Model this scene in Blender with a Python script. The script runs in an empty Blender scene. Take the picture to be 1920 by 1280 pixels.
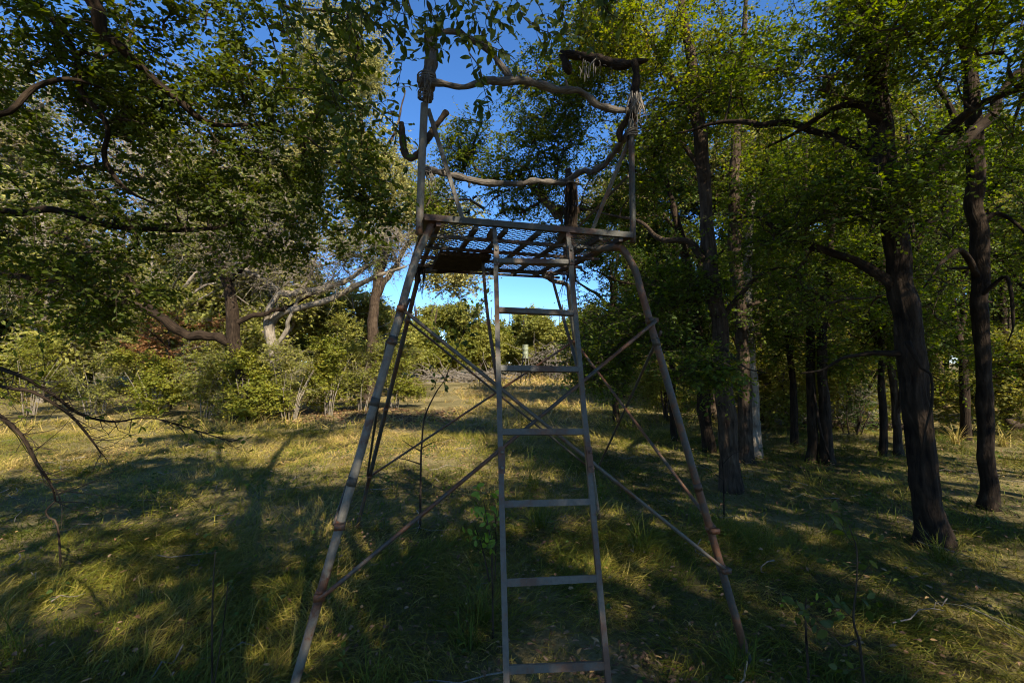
import bpy, math
import numpy as np
from mathutils import Matrix, Vector

# ------------------------------------------------------------------ camera, sky, sun, exposure
sc = bpy.context.scene
COL = sc.collection
F = 853.0                       # focal length in pixels of the 1920 wide photograph
PITCH = math.radians(2.7)
CAMZ = 1.5
cam = bpy.data.cameras.new('camera'); cam.lens = 16.0; cam.sensor_width = 36.0
cam.clip_start = 0.05; cam.clip_end = 2000.0
camo = bpy.data.objects.new('camera', cam); COL.objects.link(camo)
camo.location = (0, 0, CAMZ); camo.rotation_euler = (math.pi/2 + PITCH, 0, 0)
sc.camera = camo

SUN_EL = math.radians(40.0)
SUN_AZ = math.radians(33.0)     # the sun stands behind the viewer, this far to the right
to_sun = Vector((math.sin(SUN_AZ)*math.cos(SUN_EL), -math.cos(SUN_AZ)*math.cos(SUN_EL), math.sin(SUN_EL)))
w = bpy.data.worlds.new('World'); sc.world = w; w.use_nodes = True
nt = w.node_tree; nt.nodes.clear()
sky = nt.nodes.new('ShaderNodeTexSky'); sky.sky_type = 'NISHITA'; sky.sun_disc = False
sky.sun_elevation = SUN_EL
sky.sun_rotation = math.pi - SUN_AZ
sky.altitude = 0; sky.air_density = 0.8; sky.dust_density = 0.0; sky.ozone_density = 8.0
bg = nt.nodes.new('ShaderNodeBackground'); bg.inputs['Strength'].default_value = 0.115
wo = nt.nodes.new('ShaderNodeOutputWorld')
hs = nt.nodes.new('ShaderNodeHueSaturation'); hs.inputs['Saturation'].default_value = 1.08
nt.links.new(sky.outputs[0], hs.inputs['Color']); nt.links.new(hs.outputs[0], bg.inputs['Color']); nt.links.new(bg.outputs[0], wo.inputs['Surface'])
sl = bpy.data.lights.new('sun', 'SUN'); sl.energy = 5.0; sl.angle = math.radians(0.55); sl.color = (1.0, 0.90, 0.72)
so = bpy.data.objects.new('sun', sl); COL.objects.link(so)
so.rotation_euler = to_sun.to_track_quat('Z', 'Y').to_euler(); so.location = (10, -20, 25)
vs = sc.view_settings
vs.view_transform = 'Standard'; vs.look = 'None'; vs.gamma = 1.0; vs.use_curve_mapping = False; vs.exposure = 1.25
sc.render.engine = 'CYCLES'
cy = sc.cycles
cy.max_bounces = 7; cy.diffuse_bounces = 4; cy.glossy_bounces = 1; cy.transmission_bounces = 4; cy.transparent_max_bounces = 4
cy.sample_clamp_indirect = 4.0
cy.use_denoising = True; cy.use_adaptive_sampling = True; cy.adaptive_threshold = 0.02
try: cy.denoiser = 'OPENIMAGEDENOISE'
except Exception: pass
cy.pixel_filter_type = 'BLACKMAN_HARRIS'; cy.filter_width = 1.1

# ------------------------------------------------------------------ helpers
def rg(seed): return np.random.default_rng(seed)
A = lambda *a: np.array(a, dtype=float)
CP, SP = math.cos(PITCH), math.sin(PITCH)
def P(px, py, d):
    """world point that the photograph shows at pixel (px, py), d metres in front of the viewer"""
    u = (px-960.0)/F; v = (640.0-py)/F
    yy = CP - v*SP; zz = SP + v*CP
    return np.array((u/yy*d, d, CAMZ + zz/yy*d))
def nrm(v): return v/np.maximum(np.linalg.norm(v, axis=-1, keepdims=True), 1e-9)

def _h(ix, iy, iz):
    n = (ix*374761393 + iy*668265263 + iz*1274126177) & 0xffffffff
    n = ((n ^ (n >> 13))*1274126177) & 0xffffffff
    return ((n ^ (n >> 16)) & 0xffff)/65535.0
def noise3(p):
    p = np.asarray(p, dtype=float); i = np.floor(p).astype(np.int64); f = p-i; f = f*f*(3-2*f)
    x, y, z = i[..., 0], i[..., 1], i[..., 2]; fx, fy, fz = f[..., 0], f[..., 1], f[..., 2]
    l = lambda a, b, t: a+(b-a)*t
    a = l(l(_h(x, y, z), _h(x+1, y, z), fx), l(_h(x, y+1, z), _h(x+1, y+1, z), fx), fy)
    b = l(l(_h(x, y, z+1), _h(x+1, y, z+1), fx), l(_h(x, y+1, z+1), _h(x+1, y+1, z+1), fx), fy)
    return l(a, b, fz)
def noise2(x, y, s=0.0):
    return noise3(np.stack([np.asarray(x, float), np.asarray(y, float), np.full(np.shape(x), s+0.5)], -1))

def gz(x, y):
    """height of the ground"""
    x = np.asarray(x, float); y = np.asarray(y, float)
    z = 0.10*(noise2(x*0.35+7, y*0.35+3)-.5) + 0.07*(noise2(x*1.1, y*1.1, 5)-.5)
    z = z + 0.014*np.clip(y-12, 0, 60)
    return z

class Geo:
    def __init__(s): s.v = []; s.f = []; s.t = []; s.b = []; s.m = []; s.n = 0
    def add(s, v, faces, tint=0.5, bk=None, mat=0):
        v = np.asarray(v, float).reshape(-1, 3); n = len(v)
        s.v.append(v)
        if not isinstance(faces, list): faces = [faces]
        for f in faces:
            f = np.asarray(f, int)
            if len(f): s.f.append(f+s.n); s.m.append(np.full(len(f), mat, int))
        s.t.append(np.broadcast_to(np.asarray(tint, float), (n,)))
        s.b.append(v if bk is None else np.asarray(bk, float).reshape(-1, 3))
        s.n += n
    def mesh(s, name, mats, origin=(0, 0, 0), smooth=True):
        me = bpy.data.meshes.new(name)
        v = np.concatenate(s.v)-np.asarray(origin, float)
        li = np.concatenate([f.ravel() for f in s.f]); sz = np.concatenate([np.full(len(f), f.shape[1], int) for f in s.f])
        mi = np.concatenate(s.m)
        me.vertices.add(len(v)); me.vertices.foreach_set('co', v.astype(np.float32).ravel())
        me.loops.add(len(li)); me.loops.foreach_set('vertex_index', li.astype(np.int32))
        me.polygons.add(len(sz)); st = np.concatenate([[0], np.cumsum(sz)[:-1]])
        me.polygons.foreach_set('loop_start', st.astype(np.int32))
        me.polygons.foreach_set('material_index', mi.astype(np.int32))
        me.polygons.foreach_set('use_smooth', np.full(len(sz), bool(smooth)))
        for m in (mats if isinstance(mats, (list, tuple)) else [mats]): me.materials.append(m)
        a = me.attributes.new('tint', 'FLOAT', 'POINT'); a.data.foreach_set('value', np.concatenate(s.t).astype(np.float32))
        a = me.attributes.new('bk', 'FLOAT_VECTOR', 'POINT'); a.data.foreach_set('vector', np.concatenate(s.b).astype(np.float32).ravel())
        me.update(calc_edges=True)
        return me
    def build(s, name, mats, parent=None, origin=(0, 0, 0), smooth=True, kind=None):
        o = bpy.data.objects.new(name, s.mesh(name, mats, origin, smooth)); COL.objects.link(o)
        if parent is not None: o.parent = parent
        else: o.location = origin
        if kind: o['kind'] = kind
        return o

def tag(o, label, cat, group=None, kind=None):
    o['label'] = label
    if cat: o['category'] = cat
    if group: o['group'] = group
    if kind: o['kind'] = kind
    return o
def empty(name, loc, label, cat, group=None):
    o = bpy.data.objects.new(name, None); COL.objects.link(o); o.location = loc; o.empty_display_size = .1
    return tag(o, label, cat, group)
def copy_tree(o, loc, rz, scale, label, group=None):
    c = o.copy(); COL.objects.link(c); c.location = loc; c.rotation_euler = (0, 0, rz); c.scale = scale
    c['label'] = label
    if group: c['group'] = group
    for ch in [k for k in bpy.data.objects if k.parent == o]:
        d = ch.copy(); COL.objects.link(d); d.parent = c
    return c

def spline(ctrl, step):
    """Catmull-Rom through control points (any number of columns)"""
    c = np.asarray(ctrl, float)
    if len(c) < 3:
        n = max(2, int(np.linalg.norm(c[1, :3]-c[0, :3])/step)+1); t = np.linspace(0, 1, n)[:, None]; return c[0]*(1-t)+c[1]*t
    e = np.vstack([2*c[0]-c[1], c, 2*c[-1]-c[-2]]); out = []
    for i in range(1, len(e)-2):
        p0, p1, p2, p3 = e[i-1:i+3]; n = max(2, int(np.linalg.norm((p2-p1)[:3])/step)+1)
        t = np.linspace(0, 1, n, endpoint=False)[:, None]
        out.append(.5*((2*p1)+(-p0+p2)*t+(2*p0-5*p1+4*p2-p3)*t*t+(-p0+3*p1-3*p2+p3)*t**3))
    out.append(c[-1:]); return np.vstack(out)

def tube(g, pts, r, sides=8, ridge=0, seed=0, cap=True, tint=.5, mat=0, rot=0.0, flat=None, flare=0.0):
    pts = np.asarray(pts, float); n = len(pts); r = np.broadcast_to(np.asarray(r, float), (n,))
    t = np.gradient(pts, axis=0); t = nrm(t)
    a = A(0, 0, 1) if abs(t[0][2]) < .8 else A(1, 0, 0)
    u = nrm(np.cross(t[0], a)); U = []
    for k in range(n):
        u = nrm(u - t[k]*np.dot(u, t[k])); U.append(u)
    U = np.array(U); V = np.cross(t, U)
    L = np.concatenate([[0], np.cumsum(np.linalg.norm(np.diff(pts, axis=0), axis=1))])
    an = np.linspace(0, 2*math.pi, sides, endpoint=False)+rot
    ca, sa = np.cos(an), np.sin(an)
    fa, fb = (1, 1) if flat is None else flat
    bk = np.stack([r[:, None]*ca, r[:, None]*sa, np.broadcast_to(L[:, None], (n, sides))], -1)
    rr = np.broadcast_to(r[:, None], (n, sides))
    if ridge:
        q = np.stack([bk[..., 0]*26+seed, bk[..., 1]*26, bk[..., 2]*4.5], -1)
        q2 = np.stack([bk[..., 0]*9+seed, bk[..., 1]*9, bk[..., 2]*2.0], -1)
        q3 = np.stack([bk[..., 0]*45+seed, bk[..., 1]*45, bk[..., 2]*16], -1)
        rr = rr*(1+ridge*((1-np.abs(2*noise3(q)-1)*1.6)+.9*(noise3(q2)-.5)+.5*(noise3(q3)-.5)))
    if flare: rr = rr*(1+flare*np.exp(-L/.16)[:, None]*(.35+.65*np.abs(np.cos(an*2.5+seed))[None]**2))
    v = pts[:, None, :]+rr[..., None]*(fa*ca[None, :, None]*U[:, None, :]+fb*sa[None, :, None]*V[:, None, :])
    i = np.arange(n-1)[:, None]*sides; j = np.arange(sides)[None, :]; k = (j+1) % sides
    f = np.stack([i+j, i+k, i+sides+k, i+sides+j], -1).reshape(-1, 4)
    fs = [f]
    if cap:
        fs.append(np.arange(sides)[None, ::-1]); fs.append((np.arange(sides)+(n-1)*sides)[None, :])
    g.add(v, fs, tint, bk, mat)

def tubes(g, pts, r, sides=3, tint=.5, mat=0):
    """many thin tubes at once: pts (n,k,3), r (n,k)"""
    n, k = pts.shape[:2]
    if n == 0: return
    t = nrm(np.gradient(pts, axis=1)); m = nrm(t.mean(1))
    a = np.where(np.abs(m[:, 2:3]) < .8, A(0, 0, 1)[None], A(1, 0, 0)[None])[:, None, :]
    U = nrm(np.cross(t, a)); V = np.cross(t, U)
    an = np.linspace(0, 2*math.pi, sides, endpoint=False)
    c, s = np.cos(an)[None, None, :, None], np.sin(an)[None, None, :, None]
    v = pts[:, :, None, :]+r[:, :, None, None]*(c*U[:, :, None, :]+s*V[:, :, None, :])
    i = (np.arange(n)*k*sides)[:, None, None]+(np.arange(k-1)*sides)[None, :, None]
    j = np.arange(sides)[None, None, :]; q = (j+1) % sides
    f = np.stack([i+j, i+q, i+sides+q, i+sides+j], -1).reshape(-1, 4)
    tt = np.repeat(np.broadcast_to(np.asarray(tint, float), (n,)), k*sides)
    g.add(v, f, tt, None, mat)

def leaves(g, p, d, nn, L, W, shape=4, tint=None, mat=0):
    n = len(p)
    if n == 0: return
    d = nrm(d); s = nrm(np.cross(d, nn)); up = np.cross(s, d)
    L = np.broadcast_to(L, (n,))[:, None]; W = np.broadcast_to(W, (n,))[:, None]
    if shape == 4:
        v = np.stack([p, p+d*L*.45+s*W*.5-up*W*.08, p+d*L, p+d*L*.45-s*W*.5-up*W*.08], 1)
        f = np.arange(n)[:, None]*4+np.array([[0, 1, 2, 3]]); k = 4
    else:
        k = 6
        v = np.stack([p, p+d*L*.3+s*W*.47+up*W*.12, p+d*L*.72+s*W*.36+up*W*.06, p+d*L-up*L*.10,
                      p+d*L*.72-s*W*.36+up*W*.06, p+d*L*.3-s*W*.47+up*W*.12], 1)
        b = np.arange(n)[:, None]*6
        f = np.vstack([b+np.array([[0, 1, 2, 3]]), b+np.array([[0, 3, 4, 5]])])
    g.add(v, f, .5 if tint is None else np.repeat(tint, k), None, mat)

def box(g, c, sx, sy, sz, ex=A(1, 0, 0), ey=A(0, 1, 0), tint=.5, mat=0):
    ez = np.cross(ex, ey); c = np.asarray(c, float)
    v = [c+ex*a*sx/2+ey*b*sy/2+ez*e*sz/2 for e in (-1, 1) for b in (-1, 1) for a in (-1, 1)]
    f = np.array([[0, 2, 3, 1], [4, 5, 7, 6], [0, 1, 5, 4], [2, 6, 7, 3], [0, 4, 6, 2], [1, 3, 7, 5]])
    g.add(np.array(v), f, tint, None, mat)

# ------------------------------------------------------------------ materials
def newmat(name):
    m = bpy.data.materials.new(name); m.use_nodes = True; t = m.node_tree; t.nodes.clear()
    o = t.nodes.new('ShaderNodeOutputMaterial'); return m, t, o
def nd(t, kind, **kw):
    n = t.nodes.new(kind)
    for k, v in kw.items():
        if k in n.inputs.keys(): n.inputs[k].default_value = v
        else: setattr(n, k, v)
    return n
def ramp(t, stops, interp='LINEAR'):
    n = t.nodes.new('ShaderNodeValToRGB'); e = n.color_ramp.elements; n.color_ramp.interpolation = interp
    while len(e) < len(stops): e.new(.5)
    for x, (p, c) in zip(e, stops): x.position = p; x.color = (*c, 1)
    return n
def leaf_mat(name, stops, trans=.35, rough=.55, objrand=False, spec=.25):
    m, t, o = newmat(name); L = t.links
    if objrand: a = nd(t, 'ShaderNodeObjectInfo'); src = a.outputs['Random']
    else: a = nd(t, 'ShaderNodeAttribute', attribute_name='tint'); src = a.outputs['Fac']
    r = ramp(t, stops); L.new(src, r.inputs[0])
    p = nd(t, 'ShaderNodeBsdfPrincipled', Roughness=rough); p.inputs['Specular IOR Level'].default_value = spec
    L.new(r.outputs[0], p.inputs['Base Color'])
    h = nd(t, 'ShaderNodeHueSaturation', Saturation=1.15, Value=1.5, Hue=.485); L.new(r.outputs[0], h.inputs['Color'])
    tr = nd(t, 'ShaderNodeBsdfTranslucent'); L.new(h.outputs[0], tr.inputs['Color'])
    mx = nd(t, 'ShaderNodeMixShader'); mx.inputs[0].default_value = trans
    L.new(p.outputs[0], mx.inputs[1]); L.new(tr.outputs[0], mx.inputs[2]); L.new(mx.outputs[0], o.inputs[0])
    return m
def bark_mat(name, dark, mid, light, scale=1.0, bump=.6):
    m, t, o = newmat(name); L = t.links
    a = nd(t, 'ShaderNodeAttribute', attribute_name='bk')
    mp = nd(t, 'ShaderNodeMapping'); mp.inputs['Scale'].default_value = (scale*34, scale*34, scale*6)
    L.new(a.outputs['Vector'], mp.inputs[0])
    n1 = nd(t, 'ShaderNodeTexNoise', Scale=1.0, Detail=5.0, Roughness=.65, Distortion=.6); L.new(mp.outputs[0], n1.inputs['Vector'])
    n2 = nd(t, 'ShaderNodeTexNoise', Scale=5.0, Detail=3.0); L.new(a.outputs['Vector'], n2.inputs['Vector'])
    md = nd(t, 'ShaderNodeMath', operation='MULTIPLY_ADD'); md.inputs[1].default_value = .5; L.new(n2.outputs[0], md.inputs[0])
    sc_ = nd(t, 'ShaderNodeMath', operation='MULTIPLY'); sc_.inputs[1].default_value = .6; L.new(n1.outputs[0], sc_.inputs[0]); L.new(sc_.outputs[0], md.inputs[2])
    r = ramp(t, [(.40, dark), (.62, mid), (.86, light)]); L.new(md.outputs[0], r.inputs[0])
    p = nd(t, 'ShaderNodeBsdfPrincipled', Roughness=.9); p.inputs['Specular IOR Level'].default_value = .12
    L.new(r.outputs[0], p.inputs['Base Color'])
    b = nd(t, 'ShaderNodeBump', Strength=bump, Distance=.035); L.new(n1.outputs[0], b.inputs['Height']); L.new(b.outputs[0], p.inputs['Normal'])
    L.new(p.outputs[0], o.inputs[0]); return m
def metal_mat(name, paint, rust, amount, rough=.55):
    """old paint worn through to rust"""
    m, t, o = newmat(name); L = t.links
    tc = nd(t, 'ShaderNodeTexCoord')
    n1 = nd(t, 'ShaderNodeTexNoise', Scale=5.0, Detail=6.0, Roughness=.7); L.new(tc.outputs['Object'], n1.inputs['Vector'])
    n2 = nd(t, 'ShaderNodeTexNoise', Scale=60.0, Detail=4.0, Roughness=.7); L.new(tc.outputs['Object'], n2.inputs['Vector'])
    ad = nd(t, 'ShaderNodeMath', operation='MULTIPLY_ADD'); ad.inputs[1].default_value = .25; L.new(n2.outputs[0], ad.inputs[0]); L.new(n1.outputs[0], ad.inputs[2])
    th = .625+(0.5-amount)*.45
    r = ramp(t, [(th-.05, paint), (th+.02, tuple(.5*(a+b) for a, b in zip(paint, rust))), (th+.07, rust)]); L.new(ad.outputs[0], r.inputs[0])
    v = nd(t, 'ShaderNodeMix', data_type='RGBA', blend_type='MULTIPLY'); v.inputs[0].default_value = .55
    r2 = ramp(t, [(.3, (.45, .43, .4)), (.7, (1.15, 1.15, 1.15))]); L.new(n2.outputs[0], r2.inputs[0])
    L.new(r.outputs[0], v.inputs[6]); L.new(r2.outputs[0], v.inputs[7])
    p = nd(t, 'ShaderNodeBsdfPrincipled', Roughness=rough, Metallic=.0); L.new(v.outputs[2], p.inputs['Base Color'])
    p.inputs['Specular IOR Level'].default_value = .35
    b = nd(t, 'ShaderNodeBump', Strength=.35, Distance=.003); L.new(n2.outputs[0], b.inputs['Height']); L.new(b.outputs[0], p.inputs['Normal'])
    L.new(p.outputs[0], o.inputs[0]); return m

G1, G2, G3 = (.028, .055, .010), (.060, .100, .016), (.125, .150, .022)
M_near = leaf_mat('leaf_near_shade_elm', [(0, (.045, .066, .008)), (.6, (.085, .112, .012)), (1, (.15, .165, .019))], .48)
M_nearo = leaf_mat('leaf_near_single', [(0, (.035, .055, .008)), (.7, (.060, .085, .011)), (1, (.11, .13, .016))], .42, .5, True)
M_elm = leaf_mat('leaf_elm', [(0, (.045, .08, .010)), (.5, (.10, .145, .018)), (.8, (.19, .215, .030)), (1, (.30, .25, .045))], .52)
M_dark = leaf_mat('leaf_dark_elm', [(0, (.028, .055, .010)), (.6, (.055, .095, .014)), (1, (.11, .14, .02))], .42)
M_yel = leaf_mat('leaf_yellowing', [(0, (.11, .14, .022)), (.5, (.205, .21, .038)), (1, (.33, .28, .065))], .48)
M_pale = leaf_mat('leaf_pale_silver', [(0, (.20, .21, .06)), (.5, (.33, .31, .10)), (1, (.48, .42, .17))], .4)
M_shrub = leaf_mat('leaf_shrub', [(0, (.09, .12, .016)), (.5, (.20, .21, .026)), (.85, (.32, .28, .04)), (1, (.36, .21, .05))], .42)
M_far = leaf_mat('leaf_far_wood', [(0, (.11, .13, .028)), (.5, (.24, .24, .045)), (1, (.42, .36, .10))], .4)
M_oak = leaf_mat('leaf_oak', [(0, (.06, .085, .016)), (.6, (.13, .155, .026)), (1, (.27, .25, .05))], .42)
M_red = leaf_mat('leaf_rust_red', [(0, (.20, .09, .035)), (1, (.30, .18, .07))], .3)
M_sap = leaf_mat('leaf_sapling', [(0, (.12, .20, .03)), (1, (.22, .32, .045))], .45, .4, True)
B_dark = bark_mat('bark_dark', (.007, .0045, .003), (.036, .024, .015), (.11, .078, .054), .8, 1.0)
B_mid = bark_mat('bark_grey_brown', (.016, .010, .007), (.075, .052, .034), (.19, .14, .098), 1.0, .9)
B_pale = bark_mat('bark_pale', (.10, .08, .06), (.26, .22, .17), (.44, .39, .32), 1.2, .6)
B_twig = bark_mat('bark_twig', (.03, .022, .015), (.06, .045, .03), (.11, .085, .06), 2, .2)
B_grey = bark_mat('wood_weathered', (.035, .028, .022), (.135, .115, .095), (.30, .27, .235), 1.6, .6)
B_dead = bark_mat('wood_dead_grey', (.09, .075, .06), (.21, .18, .145), (.36, .32, .27), 2, .3)
K_pale = metal_mat('metal_worn_paint', (.165, .150, .118), (.10, .048, .026), .40)
K_ladder = metal_mat('metal_ladder', (.105, .094, .072), (.105, .052, .026), .42, .5)
K_dark = metal_mat('metal_dark_green', (.055, .052, .040), (.08, .038, .020), .45)
K_rust = metal_mat('metal_rusted', (.066, .060, .048), (.125, .052, .022), .56)
K_deck = metal_mat('metal_deck', (.035, .034, .028), (.07, .03, .017), .5)

# ------------------------------------------------------------------ ground
def soil_mat():
    m, t, o = newmat('soil_and_thatch'); L = t.links
    g_ = nd(t, 'ShaderNodeNewGeometry')
    n1 = nd(t, 'ShaderNodeTexNoise', Scale=.55, Detail=6.0, Roughness=.65); L.new(g_.outputs['Position'], n1.inputs['Vector'])
    n2 = nd(t, 'ShaderNodeTexNoise', Scale=22.0, Detail=6.0, Roughness=.7); L.new(g_.outputs['Position'], n2.inputs['Vector'])
    md = nd(t, 'ShaderNodeMath', operation='MULTIPLY_ADD'); md.inputs[1].default_value = .6; L.new(n2.outputs[0], md.inputs[0]); L.new(n1.outputs[0], md.inputs[2])
    r = ramp(t, [(.55, (.034, .026, .012)), (.72, (.10, .082, .034)), (.88, (.19, .155, .07)), (1.0, (.26, .20, .10))]); L.new(md.outputs[0], r.inputs[0])
    p = nd(t, 'ShaderNodeBsdfPrincipled', Roughness=.95); p.inputs['Specular IOR Level'].default_value = .05
    L.new(r.outputs[0], p.inputs['Base Color'])
    b = nd(t, 'ShaderNodeBump', Strength=.8, Distance=.04); L.new(n2.outputs[0], b.inputs['Height']); L.new(b.outputs[0], p.inputs['Normal'])
    L.new(p.outputs[0], o.inputs[0]); return m
def ax(lo, hi, core_lo, core_hi, step, growth=1.18):
    c = list(np.arange(core_lo, core_hi+1e-6, step)); s = step; x = core_hi
    while x < hi: s *= growth; x += s; c.append(x)
    s = step; x = core_lo; pre = []
    while x > lo: s *= growth; x -= s; pre.append(x)
    return np.array(pre[::-1]+c)
gx, gy = ax(-600, 600, -9, 9, .2), ax(-300, 900, 0, 14, .2)
X, Y = np.meshgrid(gx, gy, indexing='ij'); nx, ny = X.shape
g = Geo(); i = np.arange(nx-1)[:, None]*ny; j = np.arange(ny-1)[None, :]
g.add(np.stack([X, Y, gz(X, Y)], -1), np.stack([i+j, i+ny+j, i+ny+j+1, i+j+1], -1).reshape(-1, 4))
gr = g.build('ground', soil_mat()); gr['kind'] = 'structure'; gr['label'] = 'earth of the clearing under matted grass'

# ------------------------------------------------------------------ grass
M_grass = None
def grass_mat():
    m, t, o = newmat('grass_blades'); L = t.links
    a = nd(t, 'ShaderNodeAttribute', attribute_name='tint')
    r = ramp(t, [(0, (.065, .090, .007)), (.3, (.13, .132, .011)), (.55, (.235, .195, .030)), (.8, (.37, .28, .075)), (1, (.45, .30, .11))]); L.new(a.outputs['Fac'], r.inputs[0])
    p = nd(t, 'ShaderNodeBsdfPrincipled', Roughness=.6); p.inputs['Specular IOR Level'].default_value = .2
    tr = nd(t, 'ShaderNodeBsdfTranslucent'); L.new(r.outputs[0], p.inputs['Base Color']); L.new(r.outputs[0], tr.inputs['Color'])
    mx = nd(t, 'ShaderNodeMixShader'); mx.inputs[0].default_value = .25
    L.new(p.outputs[0], mx.inputs[1]); L.new(tr.outputs[0], mx.inputs[2]); L.new(mx.outputs[0], o.inputs[0]); return m
def blades(g, x, y, phi, L, W, e0, e1, tint, segs, R):
    n = len(x); p = np.stack([x, y, gz(x, y)-.01], -1); pts = [p]
    for s in range(segs):
        u = (s+.5)/segs; e = e0+(e1-e0)*u**.8; ph = phi+(u-.5)*R.normal(0, .35, n)
        p = p+np.stack([np.cos(ph)*np.cos(e), np.sin(ph)*np.cos(e), np.sin(e)], -1)*(L/segs)[:, None]; pts.append(p)
    zmin = gz(p[:, 0], p[:, 1])+.004
    pts = [np.column_stack([q[:, 0], q[:, 1], np.maximum(q[:, 2], zmin+R.random(n)*.02) if k else q[:, 2]]) for k, q in enumerate(pts)]
    tw = R.normal(0, .6, n); side = np.stack([-np.sin(phi)*np.cos(tw), np.cos(phi)*np.cos(tw), np.sin(tw)], -1)
    rows = []
    for k, q in enumerate(pts[:-1]):
        wv = (W*(1-.55*(k/segs)**1.5)/2)[:, None]*side; rows += [q-wv, q+wv]
    rows.append(pts[-1]); v = np.stack(rows, 1); k = v.shape[1]; b = np.arange(n)[:, None]*k
    fs = [b+np.array([[2*s, 2*s+1, 2*s+3, 2*s+2]]) for s in range(segs-1)]
    g.add(v, [np.vstack(fs) if fs else np.zeros((0, 4), int), b+np.array([[k-3, k-2, k-1]])], np.repeat(tint, k))
def shrub_bank(x, y):   # the brushy bank on the left where little grass grows
    return (y > 11.6) & (x < -1.5-(y-11.6)*.05)
def grass_zone(g, n, d0, d1, L0, W0, segs, seed, per=14, spread=.07):
    R = rg(seed); nt_ = n//per
    d = np.sqrt(R.uniform(d0*d0, d1*d1, nt_)); u = R.uniform(-1.32, 1.32, nt_)
    x = u*d; y = d
    keep = ~shrub_bank(x, y) | (R.random(nt_) < .12)
    keep &= (noise2(x*1.5+11, y*1.5, 12) > .24) | (R.random(nt_) < .25)       # bare, littered patches
    keep &= (((x-.28)/.5)**2+((y-2.15)/.5)**2 > 1) | (R.random(nt_) < .22)      # worn ground at the foot of the ladder
    wood = np.clip((x-1.0-.12*y)/2.5, 0, 1)*np.clip(y/3, .4, 1)            # sparser under the trees on the right
    keep &= R.random(nt_) > wood*.45*(noise2(x*.9, y*.9, 9) > .42)
    x, y = x[keep], y[keep]; nt_ = len(x)
    big = .40+2.6*noise2(x*.8+31, y*.8, 2)*noise2(x*2.6, y*2.6, 8)
    flow = (noise2(x*.6, y*.6, 1)-.5)*10+(noise2(x*2.4, y*2.4, 3)-.5)*8
    dry = .45+.8*(noise2(x*.7+5, y*.7, 4)-.5)+.9*(noise2(x*2.6, y*2.6, 6)-.5)+.42*np.clip((y-8)/9, 0, 1)-.16*np.clip((x-.8)/2.5, 0, 1)*np.clip(1.6-y/12, 0, 1)
    rep = lambda a: np.repeat(a, per)
    N = nt_*per
    phi = rep(flow)+R.normal(0, .95, N); L = L0*rep(big)*R.uniform(.45, 1.35, N)
    e0 = np.radians(R.uniform(22, 88, N)); e1 = np.radians(R.uniform(-55, 35, N))
    up = R.random(N) < .03; e1[up] = np.radians(R.uniform(40, 80, up.sum())); e0[up] = np.radians(R.uniform(65, 90, up.sum()))
    tint = np.clip(rep(dry)+R.normal(0, .15, N), 0, 1); tint[up] *= .6
    xx = rep(x)+R.normal(0, spread, N); yy = rep(y)+R.normal(0, spread, N)
    blades(g, xx, yy, phi, L, W0*R.uniform(.6, 1.3, N), e0, e1, tint, segs, R)
def tuft(g, x, y, n, L0, green, seed, W=.005):
    R = rg(seed); a = R.uniform(0, 6.28, n)
    blades(g, x+R.normal(0, .035, n), y+R.normal(0, .035, n), a, L0*R.uniform(.5, 1.2, n), np.full(n, W), np.radians(R.uniform(60, 90, n)),
           np.radians(R.uniform(-20, 65, n)), np.clip(green+R.normal(0, .08, n), 0, 1), 4, R)
M_grass = grass_mat()
g = Geo()
grass_zone(g, 76000, .9, 4.2, .135, .0042, 3, 11)
grass_zone(g, 92000, 4.2, 10, .15, .007, 2, 12, 12, .10)
grass_zone(g, 52000, 10, 22, .36, .016, 2, 13, 10, .16)
grass_zone(g, 36000, 22, 46, .55, .044, 2, 14, 10, .3)
for k, (px, py, d, n, L0, gn) in enumerate([(1000, 915, 5.4, 60, .55, .12), (1200, 1010, 3.6, 90, .38, .12), (1010, 970, 4.2, 80, .35, .1), (1120, 925, 5.0, 50, .35, .2),
        (20, 1130, 2.4, 30, .38, .02), (880, 1150, 2.45, 50, .26, .08), (690, 1230, 2.05, 50, .26, .14), (1390, 1215, 2.25, 70, .30, .1), (905, 1120, 2.7, 60, .35, .12), (1770, 1010, 3.6, 60, .3, .3),
        (1440, 740, 12, 40, .5, .7), (1480, 745, 11.5, 30, .4, .7), (1880, 800, 8.2, 40, .45, .7), (1790, 790, 8.4, 40, .42, .75), (1930, 830, 7.4, 30, .4, .6), (260, 1200, 2.3, 40, .22, .6)]):
    q = P(px, py, d); tuft(g, q[0], q[1], n, L0, gn, 100+k, .005 if d < 6 else .012)
gs = g.build('grass', M_grass, smooth=False); tag(gs, 'long matted green and straw grass over the whole clearing', 'grass', kind='stuff')

# fallen leaves
def litter_mat():
    return leaf_mat('fallen_leaf', [(0, (.10, .05, .025)), (.5, (.20, .11, .055)), (.85, (.30, .19, .11)), (1, (.36, .22, .06))], .1, .7)
M_litter = litter_mat()
R = rg(5); g = Geo()
def strew(n, xs, ys, lift, size):
    p = np.stack([xs, ys, gz(xs, ys)+lift*R.random(n)], -1); a = R.uniform(0, 6.28, n)
    d = np.stack([np.cos(a), np.sin(a), R.normal(0, .25, n)], -1); nn = np.stack([R.normal(0, .35, n), R.normal(0, .35, n), np.ones(n)], -1)
    leaves(g, p, d, nn, size*R.uniform(.6, 1.3, n), size*.55*R.uniform(.7, 1.2, n), 6, R.random(n))
n = 5200; d = np.sqrt(R.uniform(1, 110, n)); strew(n, R.uniform(-.4, 1.35, n)*d, d, .10, .035)
n = 2200; d = np.sqrt(R.uniform(1, 80, n)); strew(n, R.uniform(-1.3, .2, n)*d, d, .12, .035)
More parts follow.
